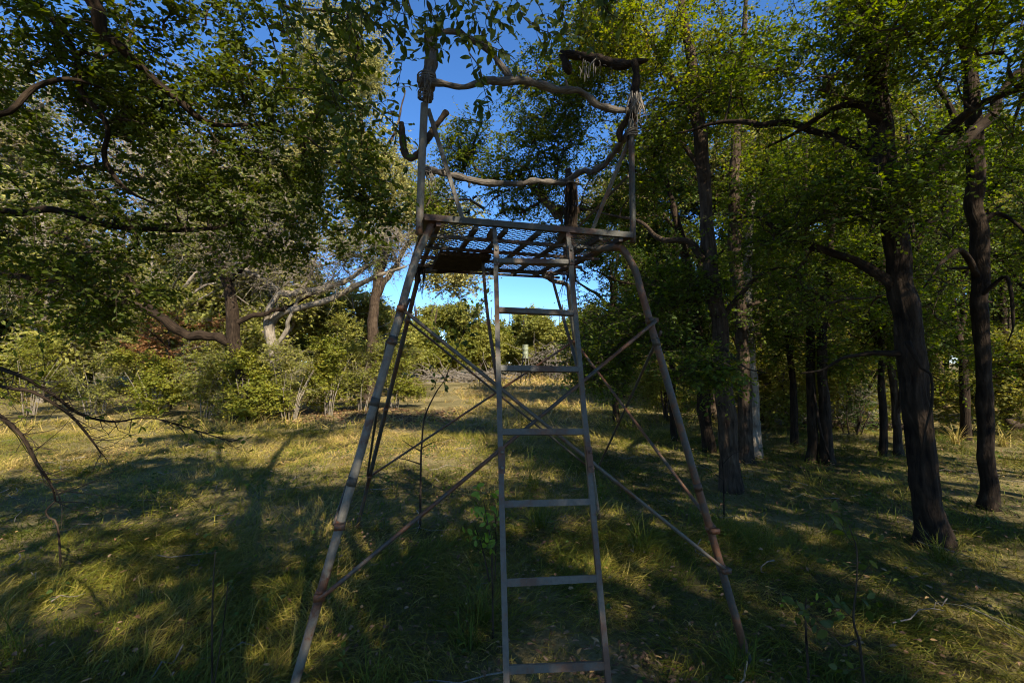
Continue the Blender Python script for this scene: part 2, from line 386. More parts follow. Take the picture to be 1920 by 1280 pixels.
n = 2500; strew(n, R.uniform(-7.6, -1.4, n), R.uniform(11.4, 14.5, n), .05, .09)
n = 500; xs = R.normal(.55, .35, n); strew(n, xs, R.normal(2.0, .3, n), .05, .034)
tag(g.build('leaf_litter', M_litter, smooth=False), 'brown fallen leaves scattered in the grass and under the shrubs', 'fallen leaves', kind='stuff')

# fallen twigs and low broad-leaved weeds
R = rg(6); n = 170; d = np.sqrt(R.uniform(1.2, 90, n)); x = R.uniform(-1.2, 1.3, n)*d; a = R.uniform(0, 6.28, n); L = R.uniform(.12, .55, n)
q = np.zeros((n, 5, 3)); q[:, 0] = np.stack([x, d, gz(x, d)+.03+.07*R.random(n)], -1)
for k in range(1, 5):
    a = a+R.normal(0, .3, n); p_ = q[:, k-1, :2]+np.stack([np.cos(a), np.sin(a)], -1)*(L/4)[:, None]; q[:, k] = np.column_stack([p_, gz(p_[:, 0], p_[:, 1])+.03+.06*R.random(n)])
g = Geo(); tubes(g, q, np.array([1, .9, .75, .6, .3])[None]*R.uniform(.002, .006, n)[:, None], 5)
tag(g.build('fallen_twigs', B_dead, kind='stuff'), 'dry grey twigs strewn over the grass', 'twigs', kind='stuff')
n = 260; d = np.sqrt(R.uniform(1.4, 60, n)); x = R.uniform(-1.2, 1.3, n)*d; m = 7; xi = np.repeat(x, m)+R.normal(0, .045, n*m); yi = np.repeat(d, m)+R.normal(0, .045, n*m)
a = R.uniform(0, 6.28, n*m); g = Geo(); sz = np.repeat(R.uniform(.025, .06, n), m)*R.uniform(.6, 1.2, n*m)
leaves(g, np.stack([xi, yi, gz(xi, yi)+R.uniform(.03, .16, n*m)], -1), np.stack([np.cos(a), np.sin(a), R.uniform(-.2, .5, n*m)], -1), A(0, 0, 1)+R.normal(0, .4, (n*m, 3)), sz, sz*.6, 6, R.random(n*m))
tag(g.build('weeds', M_dark, smooth=False, kind='stuff'), 'low broad-leaved green weeds among the grass', 'weeds', kind='stuff')

# ------------------------------------------------------------------ the tower stand
YAW = math.radians(16.0)
EX = A(math.cos(YAW), math.sin(YAW), 0); EY = A(-math.sin(YAW), math.cos(YAW), 0); EZ = A(0, 0, 1)
PZ = 2.2; PW, PD = 1.10, 1.12
FL = A(-.41, 2.17, PZ); FR = FL+EX*PW; BL = FL+EY*PD; BR = FR+EY*PD
stand = empty('tower_stand', (.0, 2.9, 0), 'rusty four-legged metal tower with ladder, mesh platform and branch rails', 'tower stand')
SO = A(.0, 2.9, 0)
def part(name, g, mat, parent=None, label=None, smooth=True, kind=None, flatshade=False):
    o = g.build(name, mat, parent or stand, SO if parent is None else A(0, 0, 0), smooth and not flatshade, kind)
    if label: o['label'] = label
    return o
def bar(name, a, b, wd, hd, mat, parent=None, ref=EZ, label=None, n=2):
    """straight bar of rectangular section from a to b"""
    a = np.asarray(a, float); b = np.asarray(b, float); t = nrm(b-a); s = nrm(np.cross(t, ref)); u = np.cross(s, t)
    g = Geo(); box(g, (a+b)/2, np.linalg.norm(b-a), wd, hd, t, s)
    return part(name, g, mat, parent, label, smooth=False)
def pipe(name, pts, r, mat, parent=None, sides=12, label=None, collars=(), step=.05):
    p = spline(pts, step) if len(pts) > 2 else np.asarray(pts, float)
    g = Geo(); tube(g, p, r, sides); o = part(name, g, mat, parent, label)
    if len(collars):
        p = np.asarray(p); L = np.concatenate([[0], np.cumsum(np.linalg.norm(np.diff(p, axis=0), axis=1))])
        for c in collars:
            q = [np.array([np.interp(x, L, p[:, k]) for k in range(3)]) for x in (c*L[-1]-.02, c*L[-1]+.02)]
            q = np.array(q); g2 = Geo(); tube(g2, [q[0]-SO, q[1]-SO], r*1.12, 12)
            part('collar', g2, K_dark, o)
    return o
def to_ground(a, b, extra=.04):
    a = np.asarray(a); b = np.asarray(b); t = (gz(b[0], b[1])-extra-b[2])/(b[2]-a[2]); return b+(b-a)*t
def mixp(a, b, t): return np.asarray(a)*(1-t)+np.asarray(b)*t

legt = dict(FL=P(786, 462, 2.22), FR=P(1186, 490, 2.50), BL=P(786, 512, 3.24), BR=P(1062, 520, 3.50))
legf = dict(FL=P(566, 1235, 2.02), FR=P(1383, 1170, 2.36), BL=P(688, 915, 4.05), BR=P(1112, 890, 4.25))
LEG = {}
for k, c in (('FL', FL), ('FR', FR), ('BL', BL), ('BR', BR)):
    t, f = legt[k], to_ground(legt[k], legf[k])
    inn = (FL+BR)/2-c; inn = nrm(inn*A(1, 1, 0))
    elbow = mixp(t, f, .025)
    pts = [c+inn*.22+A(0, 0, -.055), c+inn*.12+A(0, 0, -.055), c+inn*.045+A(0, 0, -.065), elbow, mixp(t, f, .07), mixp(t, f, .2), mixp(t, f, .5), f]
    if k == 'FL': pts = [c+inn*.05+A(0, 0, .0), mixp(t, f, .04), mixp(t, f, .2), mixp(t, f, .5), f]
    r = .0195 if k in ('FL', 'FR') else .017
    mat = {'FL': K_pale, 'FR': K_rust, 'BL': K_dark, 'BR': K_pale}[k]
    LEG[k] = (t, f, pipe('leg', pts, r, mat, sides=14, collars=(.27, .40, .56) if k == 'FL' else ((.30, .62) if k == 'FR' else (.5,)),
        label={'FL': 'pale grey worn leg beside the ladder', 'FR': 'rust red leg with bent top', 'BL': 'dark back leg', 'BR': 'grey back leg behind the ladder'}[k]))
LP = lambda k, py: (lambda t, f: mixp(t, f, np.clip(next(s for s in np.linspace(0, 1, 400) if pix(mixp(t, f, s))[1] >= py), 0, 1)))(LEG[k][0], LEG[k][1])
def pix(q):
    x, y, z = q[0], q[1], q[2]-CAMZ
    fw = y*CP+z*SP; up = -y*SP+z*CP
    return 960+F*x/fw, 640-F*up/fw
# crossed braces on the four sides
def brace(a, b, r, mat, bow=A(0, 0, 0)):
    p = [a, mixp(a, b, .5)+bow, b]; return pipe('brace', p, r, mat, sides=8)
off = lambda p, n, s: np.asarray(p)+np.asarray(n)*s
brace(off(LP('FL', 578), -EY, .03), off(LP('FR', 1062), -EY, .035), .0092, K_ladder)
brace(off(LP('FL', 1112), -EY, .055), off(LP('FR', 603), -EY, .055), .0098, K_rust)
brace(off(LP('BL', 600), EY, .03), off(LP('BR', 880), EY, .03), .0095, K_dark)
brace(off(LP('BL', 895), EY, .05), off(LP('BR', 640), EY, .05), .0095, K_rust)
brace(off(LP('BR', 650), EX, .03), off(LP('FR', 990), EX, .03), .0095, K_rust)
brace(off(LP('BR', 880), EX, .05), off(LP('FR', 620), EX, .05), .0085, K_dark)
brace(off(LP('FL', 640), -EX, .022), off(LP('BL', 890), -EX, .022), .009, K_dark)
brace(off(LP('FL', 980), -EX, .026), off(LP('BL', 560), -EX, .024), .009, K_dark)
for k, py in (('FL', 578), ('FR', 600), ('FR', 1062), ('FL', 1112), ('BL', 600), ('BR', 640), ('BR', 880), ('BL', 893), ('FR', 990), ('FL', 980), ('FL', 640)):      # clamps where the braces are bolted
    c = LP(k, py); t = nrm(LEG[k][1]-LEG[k][0]); g = Geo(); tube(g, [c-t*.015, c+t*.015], .0235 if k[0] == 'F' else .020, 12); box(g, c-EY*(.034 if k[0] == 'F' else .028)*(1 if k[0] == 'F' else -1), .045, .03, .024, EX, EY)
    part('clamp', g, K_rust)

# ladder
lt, lb = P(928, 432, 2.27), P(949, 1250, 1.70)
rt, rb = P(1065, 438, 2.365), P(1137, 1243, 1.805)
lb2, rb2 = to_ground(lt, lb), to_ground(rt, rb)
def rail(name, top, bot, mat, lab):
    dirn = nrm(top-bot); s = EX; n_ = np.cross(dirn, s)
    pts = [bot, mixp(bot, top, .3), mixp(bot, top, .55), mixp(bot, top, .8), mixp(bot, top, .965), top+EY*.012, top+EY*.055+A(0, 0, .006), top+EY*.13+A(0, 0, -.005)]
    p = spline(pts, .03); g = Geo(); tube(g, p, .0215, 4, rot=math.pi/4, flat=(1.0, .72))
    return part(name, g, mat, label=lab, flatshade=True)
rl = rail('ladder_rail', lt, lb2, K_ladder, 'ladder rail nearer the pale leg'); rr_ = rail('ladder_rail', rt, rb2, K_ladder, 'ladder rail with rust orange bent top')
def at_row(a, b, py):
    s = np.linspace(0, 1, 800); q = [pix(mixp(a, b, x))[1] for x in s]; return mixp(a, b, s[int(np.argmin(np.abs(np.array(q)-py)))])
RN = nrm(np.cross(EX, nrm(lt-lb2)))
for pl, pr in ((490, 492), (581, 588), (690, 693), (810, 809), (944, 940), (1092, 1083), (1254, 1245)):
    bar('rung', at_row(lt, lb2, pl), at_row(rt, rb2, pr), .026, .021, K_ladder, ref=RN)
for a, b in ((lt, lb2), (rt, rb2)):                   # splice plates with bolts where the ladder sections meet
    for py in (480, 860):
        c = at_row(a, b, py); t = nrm(b-a); g = Geo(); box(g, c-EY*.018, .11, .026, .006, t, EX); o = part('splice_plate', g, K_rust, smooth=False)
        for s in (-.032, .032):
            g2 = Geo(); q = c+t*s-EY*.02-SO; tube(g2, [q, q-EY*.008], .007, 8); part('bolt', g2, K_pale, o)
# thin struts between platform and ladder
for pts in ([P(905, 488, 2.75), P(912, 570, 2.62), P(924, 660, 2.45), P(937, 745, 2.18)], [P(1033, 512, 3.0), P(1050, 575, 2.85), P(1072, 650, 2.6), P(1088, 710, 2.3)]):
    pipe('strut', pts, .0095, K_rust, sides=8)

# platform
for a, b, m in ((FL, FR, K_dark), (BL, BR, K_deck), (FL, BL, K_deck), (FR, BR, K_deck)):
    t = nrm(b-a); bar('frame_bar', a-t*.012, b+t*.012, .03, .03 if m is K_dark else .026, m)
for s in (.05, .22, .36, .52, .68, .84, .95):
    bar('slat', FL+EX*PW*s+A(0, 0, -.027), BL+EX*PW*s+A(0, 0, -.027), .022, .020, K_deck)
for s in (.12, .34, .56, .78, .92):
    bar('cross_bar', FL+EY*PD*s+A(0, 0, -.048), FR+EY*PD*s+A(0, 0, -.048), .022, .016, K_deck)
g = Geo(); nr, nc = 44, 26                              # expanded metal: zigzag strands that meet in diamonds
for r_ in range(nr):
    y0 = PD*(r_+.5)/nr; dy = PD/nr*.5
    q = []
    for c in range(nc*2+1): q.append(FL+EX*(PW*c/(nc*2))+EY*(y0+(dy if (c//1+r_) % 2 else -dy)*.95)+A(0, 0, .004))
    q = np.array(q); w2 = EY*.0022; h2 = A(0, 0, .003); k = len(q)
    v = np.concatenate([q-w2, q+w2, q+w2+h2, q-w2-h2]); i = np.arange(k-1)
    g.add(v, np.vstack([np.stack([i, i+1, i+1+k, i+k], -1), np.stack([i, i+1, i+1+3*k, i+3*k], -1), np.stack([i+k, i+1+k, i+1+2*k, i+2*k], -1)]))
part('mesh_deck', g, K_deck, label='wavy expanded metal deck', kind='stuff', smooth=False)
sb = Geo(); box(sb, FL+EX*.26+EY*.60+A(0, 0, -.070), .30, .42, .024, EX, EY); part('seat_board', sb, B_dark, label='rust brown board under the deck', smooth=False)
g = Geo(); tube(g, spline([[*(FL+EX*.02+EY*1.06+A(0, 0, -.03)), .022], [*(FL+EX*.2+EY*1.02+A(0, 0, -.05)), .018], [*(FL+EX*.38+EY*.98+A(0, 0, -.03)), .013], [*(FL+EX*.46+EY*.95+A(0, 0, -.035)), .008]], .03)[:, :3], np.linspace(.022, .009, len(spline([[*(FL+EX*.02+EY*1.06+A(0, 0, -.03)), .022], [*(FL+EX*.2+EY*1.02+A(0, 0, -.05)), .018], [*(FL+EX*.38+EY*.98+A(0, 0, -.03)), .013], [*(FL+EX*.46+EY*.95+A(0, 0, -.035)), .008]], .03))), 8)
part('branch_stub', g, B_dark)

# upright posts and rail of gnarled branches
def branch(name, ctrl, mat, sides=10, ridge=.10, label=None, seed=0):
    s = spline(ctrl, .012); n = len(s); R = rg(seed+400); k = np.arange(n)*.012
    s[:, 3] *= .82
    s[:, 3] *= 1+.55*(noise3(np.stack([k*14, k*0+seed, k*0], -1))-.5)+.35*(noise3(np.stack([k*45, k*0+seed, k*0+3], -1))-.5)
    for c in range(3): s[:, c] += (noise3(np.stack([k*9, k*0+seed*3, k*0+c*7], -1))-.5)*.016
    g = Geo(); tube(g, s[:, :3], s[:, 3], 12, ridge*1.3, seed)
    for _ in range(max(1, n//22)):                                   # broken side stubs
        i_ = R.integers(n//8, n-n//8-1); t = nrm(s[i_+1, :3]-s[i_, :3]); d = nrm(np.cross(t, R.normal(0, 1, 3))+t*R.uniform(-.2, .7)); r0 = s[i_, 3]; L = r0*R.uniform(1.3, 3.2)
        tube(g, [s[i_, :3], s[i_, :3]+d*L*.6, s[i_, :3]+d*L+R.normal(0, .003, 3)], [r0*.62, r0*.42, r0*.22], 6)
    return part(name, g, mat, label=label)
def pp(px, py, d, r): return [*P(px, py, d), r]
pipe('post', [P(786, 440, 2.2), P(790, 330, 2.19), P(796, 195, 2.18)], .0185, K_pale, sides=10)
pipe('post', [P(1187, 455, 2.50), P(1185, 340, 2.50), P(1183, 225, 2.50)], .0165, K_dark, sides=10)
bar('diagonal', P(803, 205, 2.19), P(867, 410, 2.25), .020, .012, K_ladder, ref=EY)
bar('diagonal', P(1180, 262, 2.52), P(1110, 432, 2.62), .020, .012, K_ladder, ref=EY)
bar('diagonal', P(1178, 330, 2.55), P(1085, 425, 3.3), .012, .012, K_dark, ref=EY)
pipe('post', [P(1068, 520, 3.5), P(1069, 420, 3.5), P(1070, 325, 3.5)], .021, K_dark, sides=10)
branch('wooden_post', [pp(800, 190, 2.17, .030), pp(803, 150, 2.17, .036), pp(806, 110, 2.17, .038), pp(810, 62, 2.17, .036)], B_grey, 12, .14, 'short bark post tied above the pale leg', 3)
branch('branch_rail', [pp(788, 160, 2.15, .020), pp(815, 157, 2.14, .020), pp(870, 163, 2.17, .016), pp(925, 152, 2.22, .018), pp(985, 156, 2.27, .021), pp(1045, 168, 2.33, .020), pp(1090, 172, 2.38, .022), pp(1118, 195, 2.41, .020), pp(1150, 207, 2.46, .019), pp(1192, 210, 2.5, .020)], B_grey, 10, .12, 'pale crooked branch tied across the front as top rail', 1)
branch('branch_rail', [pp(790, 318, 3.1, .028), pp(812, 322, 3.15, .028), pp(850, 328, 3.2, .024), pp(905, 342, 3.26, .023), pp(965, 345, 3.32, .024), pp(1020, 340, 3.4, .023), pp(1072, 343, 3.48, .021)], B_grey, 10, .12, 'grey branch rail along the back of the platform', 2)
branch('branch_rail', [pp(1062, 342, 3.48, .026), pp(1090, 322, 3.3, .024), pp(1120, 318, 3.1, .024), pp(1150, 290, 2.85, .022), pp(1170, 262, 2.6, .022), pp(1188, 238, 2.5, .020)], B_grey, 10, .12, 'short branch rail along the side by the rust leg', 4)
branch('branch_rail', [pp(838, 214, 2.35, .014), pp(815, 238, 2.3, .018), pp(800, 262, 2.25, .018), pp(785, 285, 2.2, .017), pp(770, 300, 2.3, .016), pp(756, 280, 2.35, .016), pp(750, 228, 2.35, .015)], B_mid, 10, .14, 'hooked branch hanging beside the pale leg', 5)
branch('branch_rail', [pp(806, 70, 2.18, .014), pp(840, 62, 2.2, .015), pp(872, 68, 2.22, .016), pp(900, 85, 2.23, .017), pp(930, 108, 2.24, .018), pp(966, 156, 2.25, .015)], B_grey, 10, .10, 'short grey stick slanting above the top rail', 6)
branch('branch_rail', [pp(1052, 98, 2.75, .028), pp(1085, 104, 2.7, .032), pp(1120, 112, 2.64, .032), pp(1160, 119, 2.56, .030), pp(1196, 118, 2.5, .020), pp(1215, 113, 2.47, .006)], B_dark, 10, .16, 'dark log laid on top of the corner post', 7)
branch('wooden_post', [pp(1183, 262, 2.5, .018), pp(1186, 215, 2.5, .024), pp(1188, 180, 2.5, .026), pp(1192, 150, 2.5, .026), pp(1188, 118, 2.5, .022)], B_dark, 10, .16, 'bark-covered post holding the dark log', 8)
branch('branch_stub', [pp(1056, 100, 2.74, .022), pp(1060, 125, 2.74, .026), pp(1068, 140, 2.74, .012)], B_dark, 8, .2, None, 9)
branch('branch_stub', [pp(1163, 262, 2.56, .015), pp(1160, 245, 2.56, .020), pp(1172, 225, 2.53, .018), pp(1186, 205, 2.5, .012)], B_mid, 8, .2, None, 10)
branch('wooden_post', [pp(1068, 500, 3.46, .045), pp(1070, 420, 3.46, .05), pp(1071, 350, 3.46, .045), pp(1063, 318, 3.46, .020)], B_dark, 12, .2, 'dark bark post at the back corner', 11)
# frayed bindings and strips of bark hanging from the knots
def frayed(px, py, d, n, L, wpx, mat, seed):
    R = rg(seed); g = Geo(); pts = []; rr = []
    for k in range(n):
        x = px+R.uniform(-wpx, wpx); y = py+R.uniform(-8, 8); dd = d+R.uniform(-.03, .03); l = L*R.uniform(.4, 1.1)
        a = P(x, y, dd); b = a+A(R.normal(0, .012), R.normal(0, .012), -l*.5); c = b+A(R.normal(0, .018), R.normal(0, .018), -l*.5)
        pts.append([a, (a+b)/2+R.normal(0, .003, 3), b, c]); rr.append([.0035, .004, .003, .0012])
    tubes(g, np.array(pts), np.array(rr), 4, R.random(n)); part('frayed_binding', g, mat, kind='stuff')
frayed(800, 140, 2.13, 26, .14, 10, B_dead, 1); frayed(1190, 178, 2.47, 40, .17, 10, B_dead, 2); frayed(1072, 350, 3.4, 30, .3, 12, B_dark, 3)
frayed(803, 320, 3.1, 14, .14, 9, B_dead, 4); frayed(1068, 505, 3.42, 24, .22, 12, B_dark, 5); frayed(790, 500, 3.1, 12, .2, 8, B_dark, 6); frayed(1110, 118, 2.62, 16, .10, 30, B_dead, 7)
for px, py, d, w_ in ((800, 150, 2.17, .045), (798, 180, 2.17, .036), (1188, 205, 2.5, .034), (1185, 250, 2.5, .028), (800, 320, 3.13, .034), (1072, 342, 3.47, .056)):
    c = P(px, py, d); g = Geo()
    for k in range(4):
        a = np.linspace(0, 2*math.pi, 17); z = (k-1.5)*.008
        tube(g, np.stack([c[0]+w_*np.cos(a), c[1]+w_*np.sin(a), c[2]+z+.006*np.sin(a+k)], -1), .0035, 5, cap=False)
    part('binding', g, B_dead)

# ------------------------------------------------------------------ trees
def E(px, py, d, rx, ry, rd, n): return (P(px, py, d), A(rx*d/F, rd, ry*d/F), n)     # a lump of crown: where it stands, its half sizes, how many sprays
def ptsr(l, d=None): return np.array([[*P(q[0], q[1], q[2]), q[3]] for q in l])
def make_tree(name, label, cat, base, limbs, lumps, leafm, barkm, seed, twigs=6, lv=None, leaf=(.05, .026), shape=4, twl=.32, tipr=.004, clump=(.9, .40), tintf=None,
              group=None, ridge=.07, droop=.15, flat=.55, trunk_sides=16, reach=.55, twigm=None, minz=.25, bare=0.0, leafscale=None, nsp=.55, tp=3):
    R = rg(seed); base = np.asarray(base, float)
    if lv is None: lv = 9; leaf = (leaf[0]*1.10, leaf[1]*1.10)
    root = empty(name, base, label, cat, group)
    nodes = []; nr = []
    for k, (pn, ctrl) in enumerate(limbs):
        ctrl = np.asarray(ctrl, float)
        step = .05 if pn == 'trunk' and trunk_sides > 20 else .09
        s = spline(ctrl, step if pn == 'trunk' else .06); amp = .6 if pn == 'trunk' else 1.5; q0 = s[:, :3].copy()
        for c_ in range(3): s[:, c_] += (noise3(q0*(1.6/max(.25, (s[:, 3].max()*5)))+seed+c_*31)-.5)*amp*s[:, 3]+(noise3(q0*5+seed+c_*17)-.5)*amp*.35*s[:, 3]
        s[:, 3] *= 1+(.16 if pn == 'trunk' else .45)*(noise3(q0*4.5+seed+90)-.5)
        g = Geo(); tube(g, s[:, :3], np.maximum(s[:, 3], .003), trunk_sides if pn == 'trunk' else 10, ridge if pn == 'trunk' else max(ridge, .08), seed+k*3, flare=.3 if pn == 'trunk' and trunk_sides > 12 else 0)
        g.build(pn, barkm, root, base)
        t = s[::2]; i0 = int(len(t)*(.45 if pn == 'trunk' else .15)); nodes += list(t[i0:, :3]); nr += list(t[i0:, 3])
    # sprays of the crown, each joined to the nearest wood
    att = []
    for c, r, n in lumps:
        got = []
        while len(got) < n:
            q = R.normal(0, 1, (n*4, 3)); q = nrm(q)*(R.random((n*4, 1))**(1/2.4)); q = c+q*r
            ok = (noise3(q*clump[0]+seed*1.7) > clump[1]*R.uniform(.8, 1.15, len(q))) & (q[:, 2] > minz)
            got += list(q[ok])
        att += got[:n]
    att = np.array(att); nd0 = np.array(nodes)
    dist = np.array([np.min(((nd0-a)**2).sum(1)) for a in att]); order = np.argsort(dist); att = att[order]
    M = len(att); K = 5
    node = np.zeros((len(nodes)+M*4, 3)); node[:len(nodes)] = nd0; own = np.full(len(node), -1); cnt = len(nodes)
    nrad = np.full(len(node), 9.); nrad[:len(nr)] = nr
    BP = np.zeros((M, K, 3)); par = np.full(M, -1); capr = np.full(M, 9.)
    for i_, a in enumerate(att):
        dd = ((node[:cnt]-a)**2).sum(1); dd = dd*(1+.6*(node[:cnt, 2] > a[2]+.15)); j_ = int(np.argmin(dd)); s = node[j_]; par[i_] = own[j_]; capr[i_] = nrad[j_]
        v = a-s; L = np.linalg.norm(v); mid = s+v*.5+R.normal(0, .12, 3)*L+A(0, 0, .10*L)
        t = np.linspace(0, 1, K)[:, None]; q = s*(1-t)**2+2*mid*t*(1-t)+a*t*t
        q[1:-1] += R.normal(0, .03*L, (K-2, 3)); BP[i_] = q
        node[cnt:cnt+4] = q[1:]; own[cnt:cnt+4] = i_; cnt += 4
    wgt = np.ones(M)
    for i_ in range(M-1, -1, -1):
        if par[i_] >= 0: wgt[par[i_]] += wgt[i_]
    rb = np.minimum(tipr*wgt**.5*1.25, capr*.75); re = np.minimum(np.full(M, tipr*.9), rb)
    BR_ = rb[:, None]+(re-rb)[:, None]*np.linspace(0, 1, K)[None]**.8
    g = Geo(); tubes(g, BP, BR_, 4 if tp > 2 else 3)
    # twigs
    N = M*twigs; bi = np.repeat(np.arange(M), twigs); u = R.uniform(.35, 1, N)*(K-1); k0 = np.minimum(u.astype(int), K-2); fr = (u-k0)[:, None]
    st = BP[bi, k0]*(1-fr)+BP[bi, k0+1]*fr
    bd = nrm(BP[:, -1]-BP[:, -3])[bi]; d = nrm(bd*.55+nrm(R.normal(0, 1, (N, 3)))*A(1, 1, flat))
    L = twl*R.uniform(.5, 1.3, N); T = tp; TP = np.zeros((N, T, 3)); TP[:, 0] = st; q = st; dd = d
    for k in range(1, T):
        q = q+dd*(L/(T-1))[:, None]; TP[:, k] = q; dd = nrm(dd+R.normal(0, .22, (N, 3))+A(0, 0, -droop))
    tubes(g, TP, np.broadcast_to(np.linspace(.8, .25, T)*tipr, (N, T)).copy(), 3)
    g.build('branches', twigm or barkm, root, base, kind='stuff')
    if lv:
        keep = R.random(N) >= bare; TP = TP[keep]; N = len(TP); bi = bi[keep]
        nl = N*lv; ti = np.repeat(np.arange(N), lv); u = (np.tile((np.arange(lv)+.6)/lv, N)+R.uniform(-.04, .04, nl)).clip(.05, .999)*(T-1)
        k0 = np.minimum(u.astype(int), T-2); fr = (u-k0)[:, None]; p = TP[ti, k0]*(1-fr)+TP[ti, k0+1]*fr; td = nrm(TP[ti, k0+1]-TP[ti, k0])
        sd = nrm(np.cross(td, A(0, 0, 1)+R.normal(0, .25, (nl, 3))))*np.where(np.arange(nl) % 2, 1, -1)[:, None]
        ld = nrm(td*.55+sd+R.normal(0, .3, (nl, 3))+A(0, 0, -.18)); nn = A(0, 0, 1)+R.normal(0, nsp, (nl, 3))
        tint = R.beta(2, 2.4, M)[bi][ti]*.55+.45*R.beta(1.7, 2.2, nl)
        if tintf is not None: tint = np.clip(tint+tintf(p), 0, 1)
        sz = R.uniform(.6, 1.25, nl)
        if leafscale is not None: sz = sz*leafscale(p)
        g = Geo(); leaves(g, p, ld, nn, leaf[0]*sz, leaf[1]*sz*R.uniform(.85, 1.15, nl), shape, tint)
        g.build('crown', leafm, root, base, smooth=False, kind='stuff')
    return root
def onground(x, y): return A(x, y, float(gz(x, y))-.03)
def G(px, d):   # point of the ground below pixel column px at distance d
    x = (px-960)/F*d; return onground(x, d)
def trunk_from(l):
    """trunk control points (px, py, d, r), with a flared foot carried into the ground"""
    c = ptsr(l); b = c[0].copy(); b[2] = gz(b[0], b[1])-.06; b[3] = c[0][3]*1.2
    m = c[0].copy(); m[2] = max(b[2]+.25, c[0][2]); return np.vstack([b, m, c[1:]])

# big elm on the right
tr = trunk_from([(1743, 960, 3.9, .098), (1722, 800, 3.9, .090), (1702, 620, 3.92, .086), (1687, 470, 3.95, .085), (1668, 380, 3.98, .084), (1652, 290, 4.0, .082), (1647, 180, 4.05, .080), (1640, 90, 4.1, .075), (1628, -20, 4.15, .07), (1610, -200, 4.2, .05), (1580, -420, 4.3, .02)])
lim = [('trunk', tr),
  ('limb', ptsr([(1682, 545, 3.95, .05), (1640, 512, 4.0, .045), (1590, 485, 4.1, .036), (1500, 455, 4.3, .03), (1425, 412, 4.5, .018), (1360, 400, 4.7, .01)])),
  ('limb', ptsr([(1700, 345, 3.95, .05), (1722, 310, 3.9, .042), (1770, 250, 3.8, .032), (1830, 200, 3.7, .026), (1925, 165, 3.6, .02), (2010, 150, 3.5, .01)])),
  ('limb', ptsr([(1648, 230, 4.0, .035), (1612, 200, 4.0, .026), (1560, 205, 4.1, .02), (1500, 245, 4.3, .014), (1440, 275, 4.5, .008)])),
  ('limb', ptsr([(1690, 665, 3.9, .028), (1640, 662, 3.9, .02), (1590, 668, 3.95, .016), (1545, 692, 4.0, .010), (1500, 700, 4.0, .006)])),
  ('limb', ptsr([(1668, 350, 3.98, .05), (1600, 270, 4.2, .03), (1500, 238, 4.5, .028), (1420, 232, 4.7, .03), (1360, 228, 4.9, .02), (1270, 250, 5.1, .01)])),
  ('limb', ptsr([(1640, 60, 4.1, .05), (1580, -40, 4.0, .03), (1520, -140, 4.0, .02)])),
  ('limb', ptsr([(1700, 640, 3.75, .02), (1728, 690, 3.66, .010), (1745, 700, 3.62, .009), (1748, 745, 3.60, .009), (1738, 790, 3.60, .007), (1728, 850, 3.62, .003)]))]
lum = [E(1560, 130, 4.3, 190, 150, 1.2, 190), E(1680, 60, 4.0, 170, 120, 1.2, 120), E(1480, 420, 4.4, 120, 110, .8, 95), E(1640, 350, 3.7, 120, 90, .5, 80), E(1600, 540, 4.6, 170, 80, .8, 55), E(1840, 160, 3.9, 120, 170, .8, 70), E(1640, -260, 4.1, 320, 200, 1.8, 120)]
make_tree('elm_tree', 'thick dark-barked tree trunk with furrowed bark standing nearest among the trees', 'tree', onground(tr[0][0], tr[0][1]), lim, lum, M_elm, B_dark, 21, leaf=(.040, .023), twl=.30, trunk_sides=64, ridge=.17, clump=(1.3, .47), tipr=.0035, twigm=B_twig)
# its slim neighbour
tr = trunk_from([(1856, 930, 4.7, .070), (1849, 800, 4.7, .064), (1841, 640, 4.7, .062), (1834, 480, 4.75, .074), (1829, 330, 4.8, .072), (1824, 200, 4.85, .066), (1812, 60, 4.9, .06), (1800, -120, 5, .05), (1790, -320, 5, .02)])
lim = [('trunk', tr),
  ('limb', ptsr([(1746, 340, 4.3, .04), (1785, 285, 4.4, .042), (1835, 240, 4.5, .043), (1880, 180, 4.55, .042), (1930, 110, 4.6, .04), (2010, 10, 4.6, .03)])),
  ('limb', ptsr([(1836, 520, 4.72, .03), (1800, 470, 4.6, .025), (1760, 500, 4.5, .015), (1730, 540, 4.4, .008)])),
  ('limb', ptsr([(1836, 420, 4.75, .03), (1870, 400, 4.7, .022), (1905, 420, 4.6, .015), (1950, 470, 4.5, .008)])),
  ('limb', ptsr([(1838, 560, 4.7, .022), (1885, 520, 4.5, .016), (1900, 600, 4.4, .010), (1888, 640, 4.4, .006)])),
  ('limb', ptsr([(1828, 300, 4.8, .035), (1780, 200, 4.8, .024), (1740, 130, 4.9, .016), (1700, 60, 5.0, .008)]))]
lum = [E(1830, 90, 5.0, 150, 130, 1.0, 90), E(1850, 470, 5.4, 110, 110, .8, 45), E(1780, 560, 5.6, 120, 80, .8, 30), E(1800, -250, 5, 300, 180, 1.8, 90), E(1960, 300, 5.0, 80, 220, .8, 60)]
make_tree('elm_tree', 'slim dark tree near the picture edge beside the thick trunk', 'tree', onground(tr[0][0], tr[0][1]), lim, lum, M_elm, B_dark, 22, leaf=(.042, .024), trunk_sides=26, clump=(1.3, .5), tipr=.0035, twigm=B_twig)
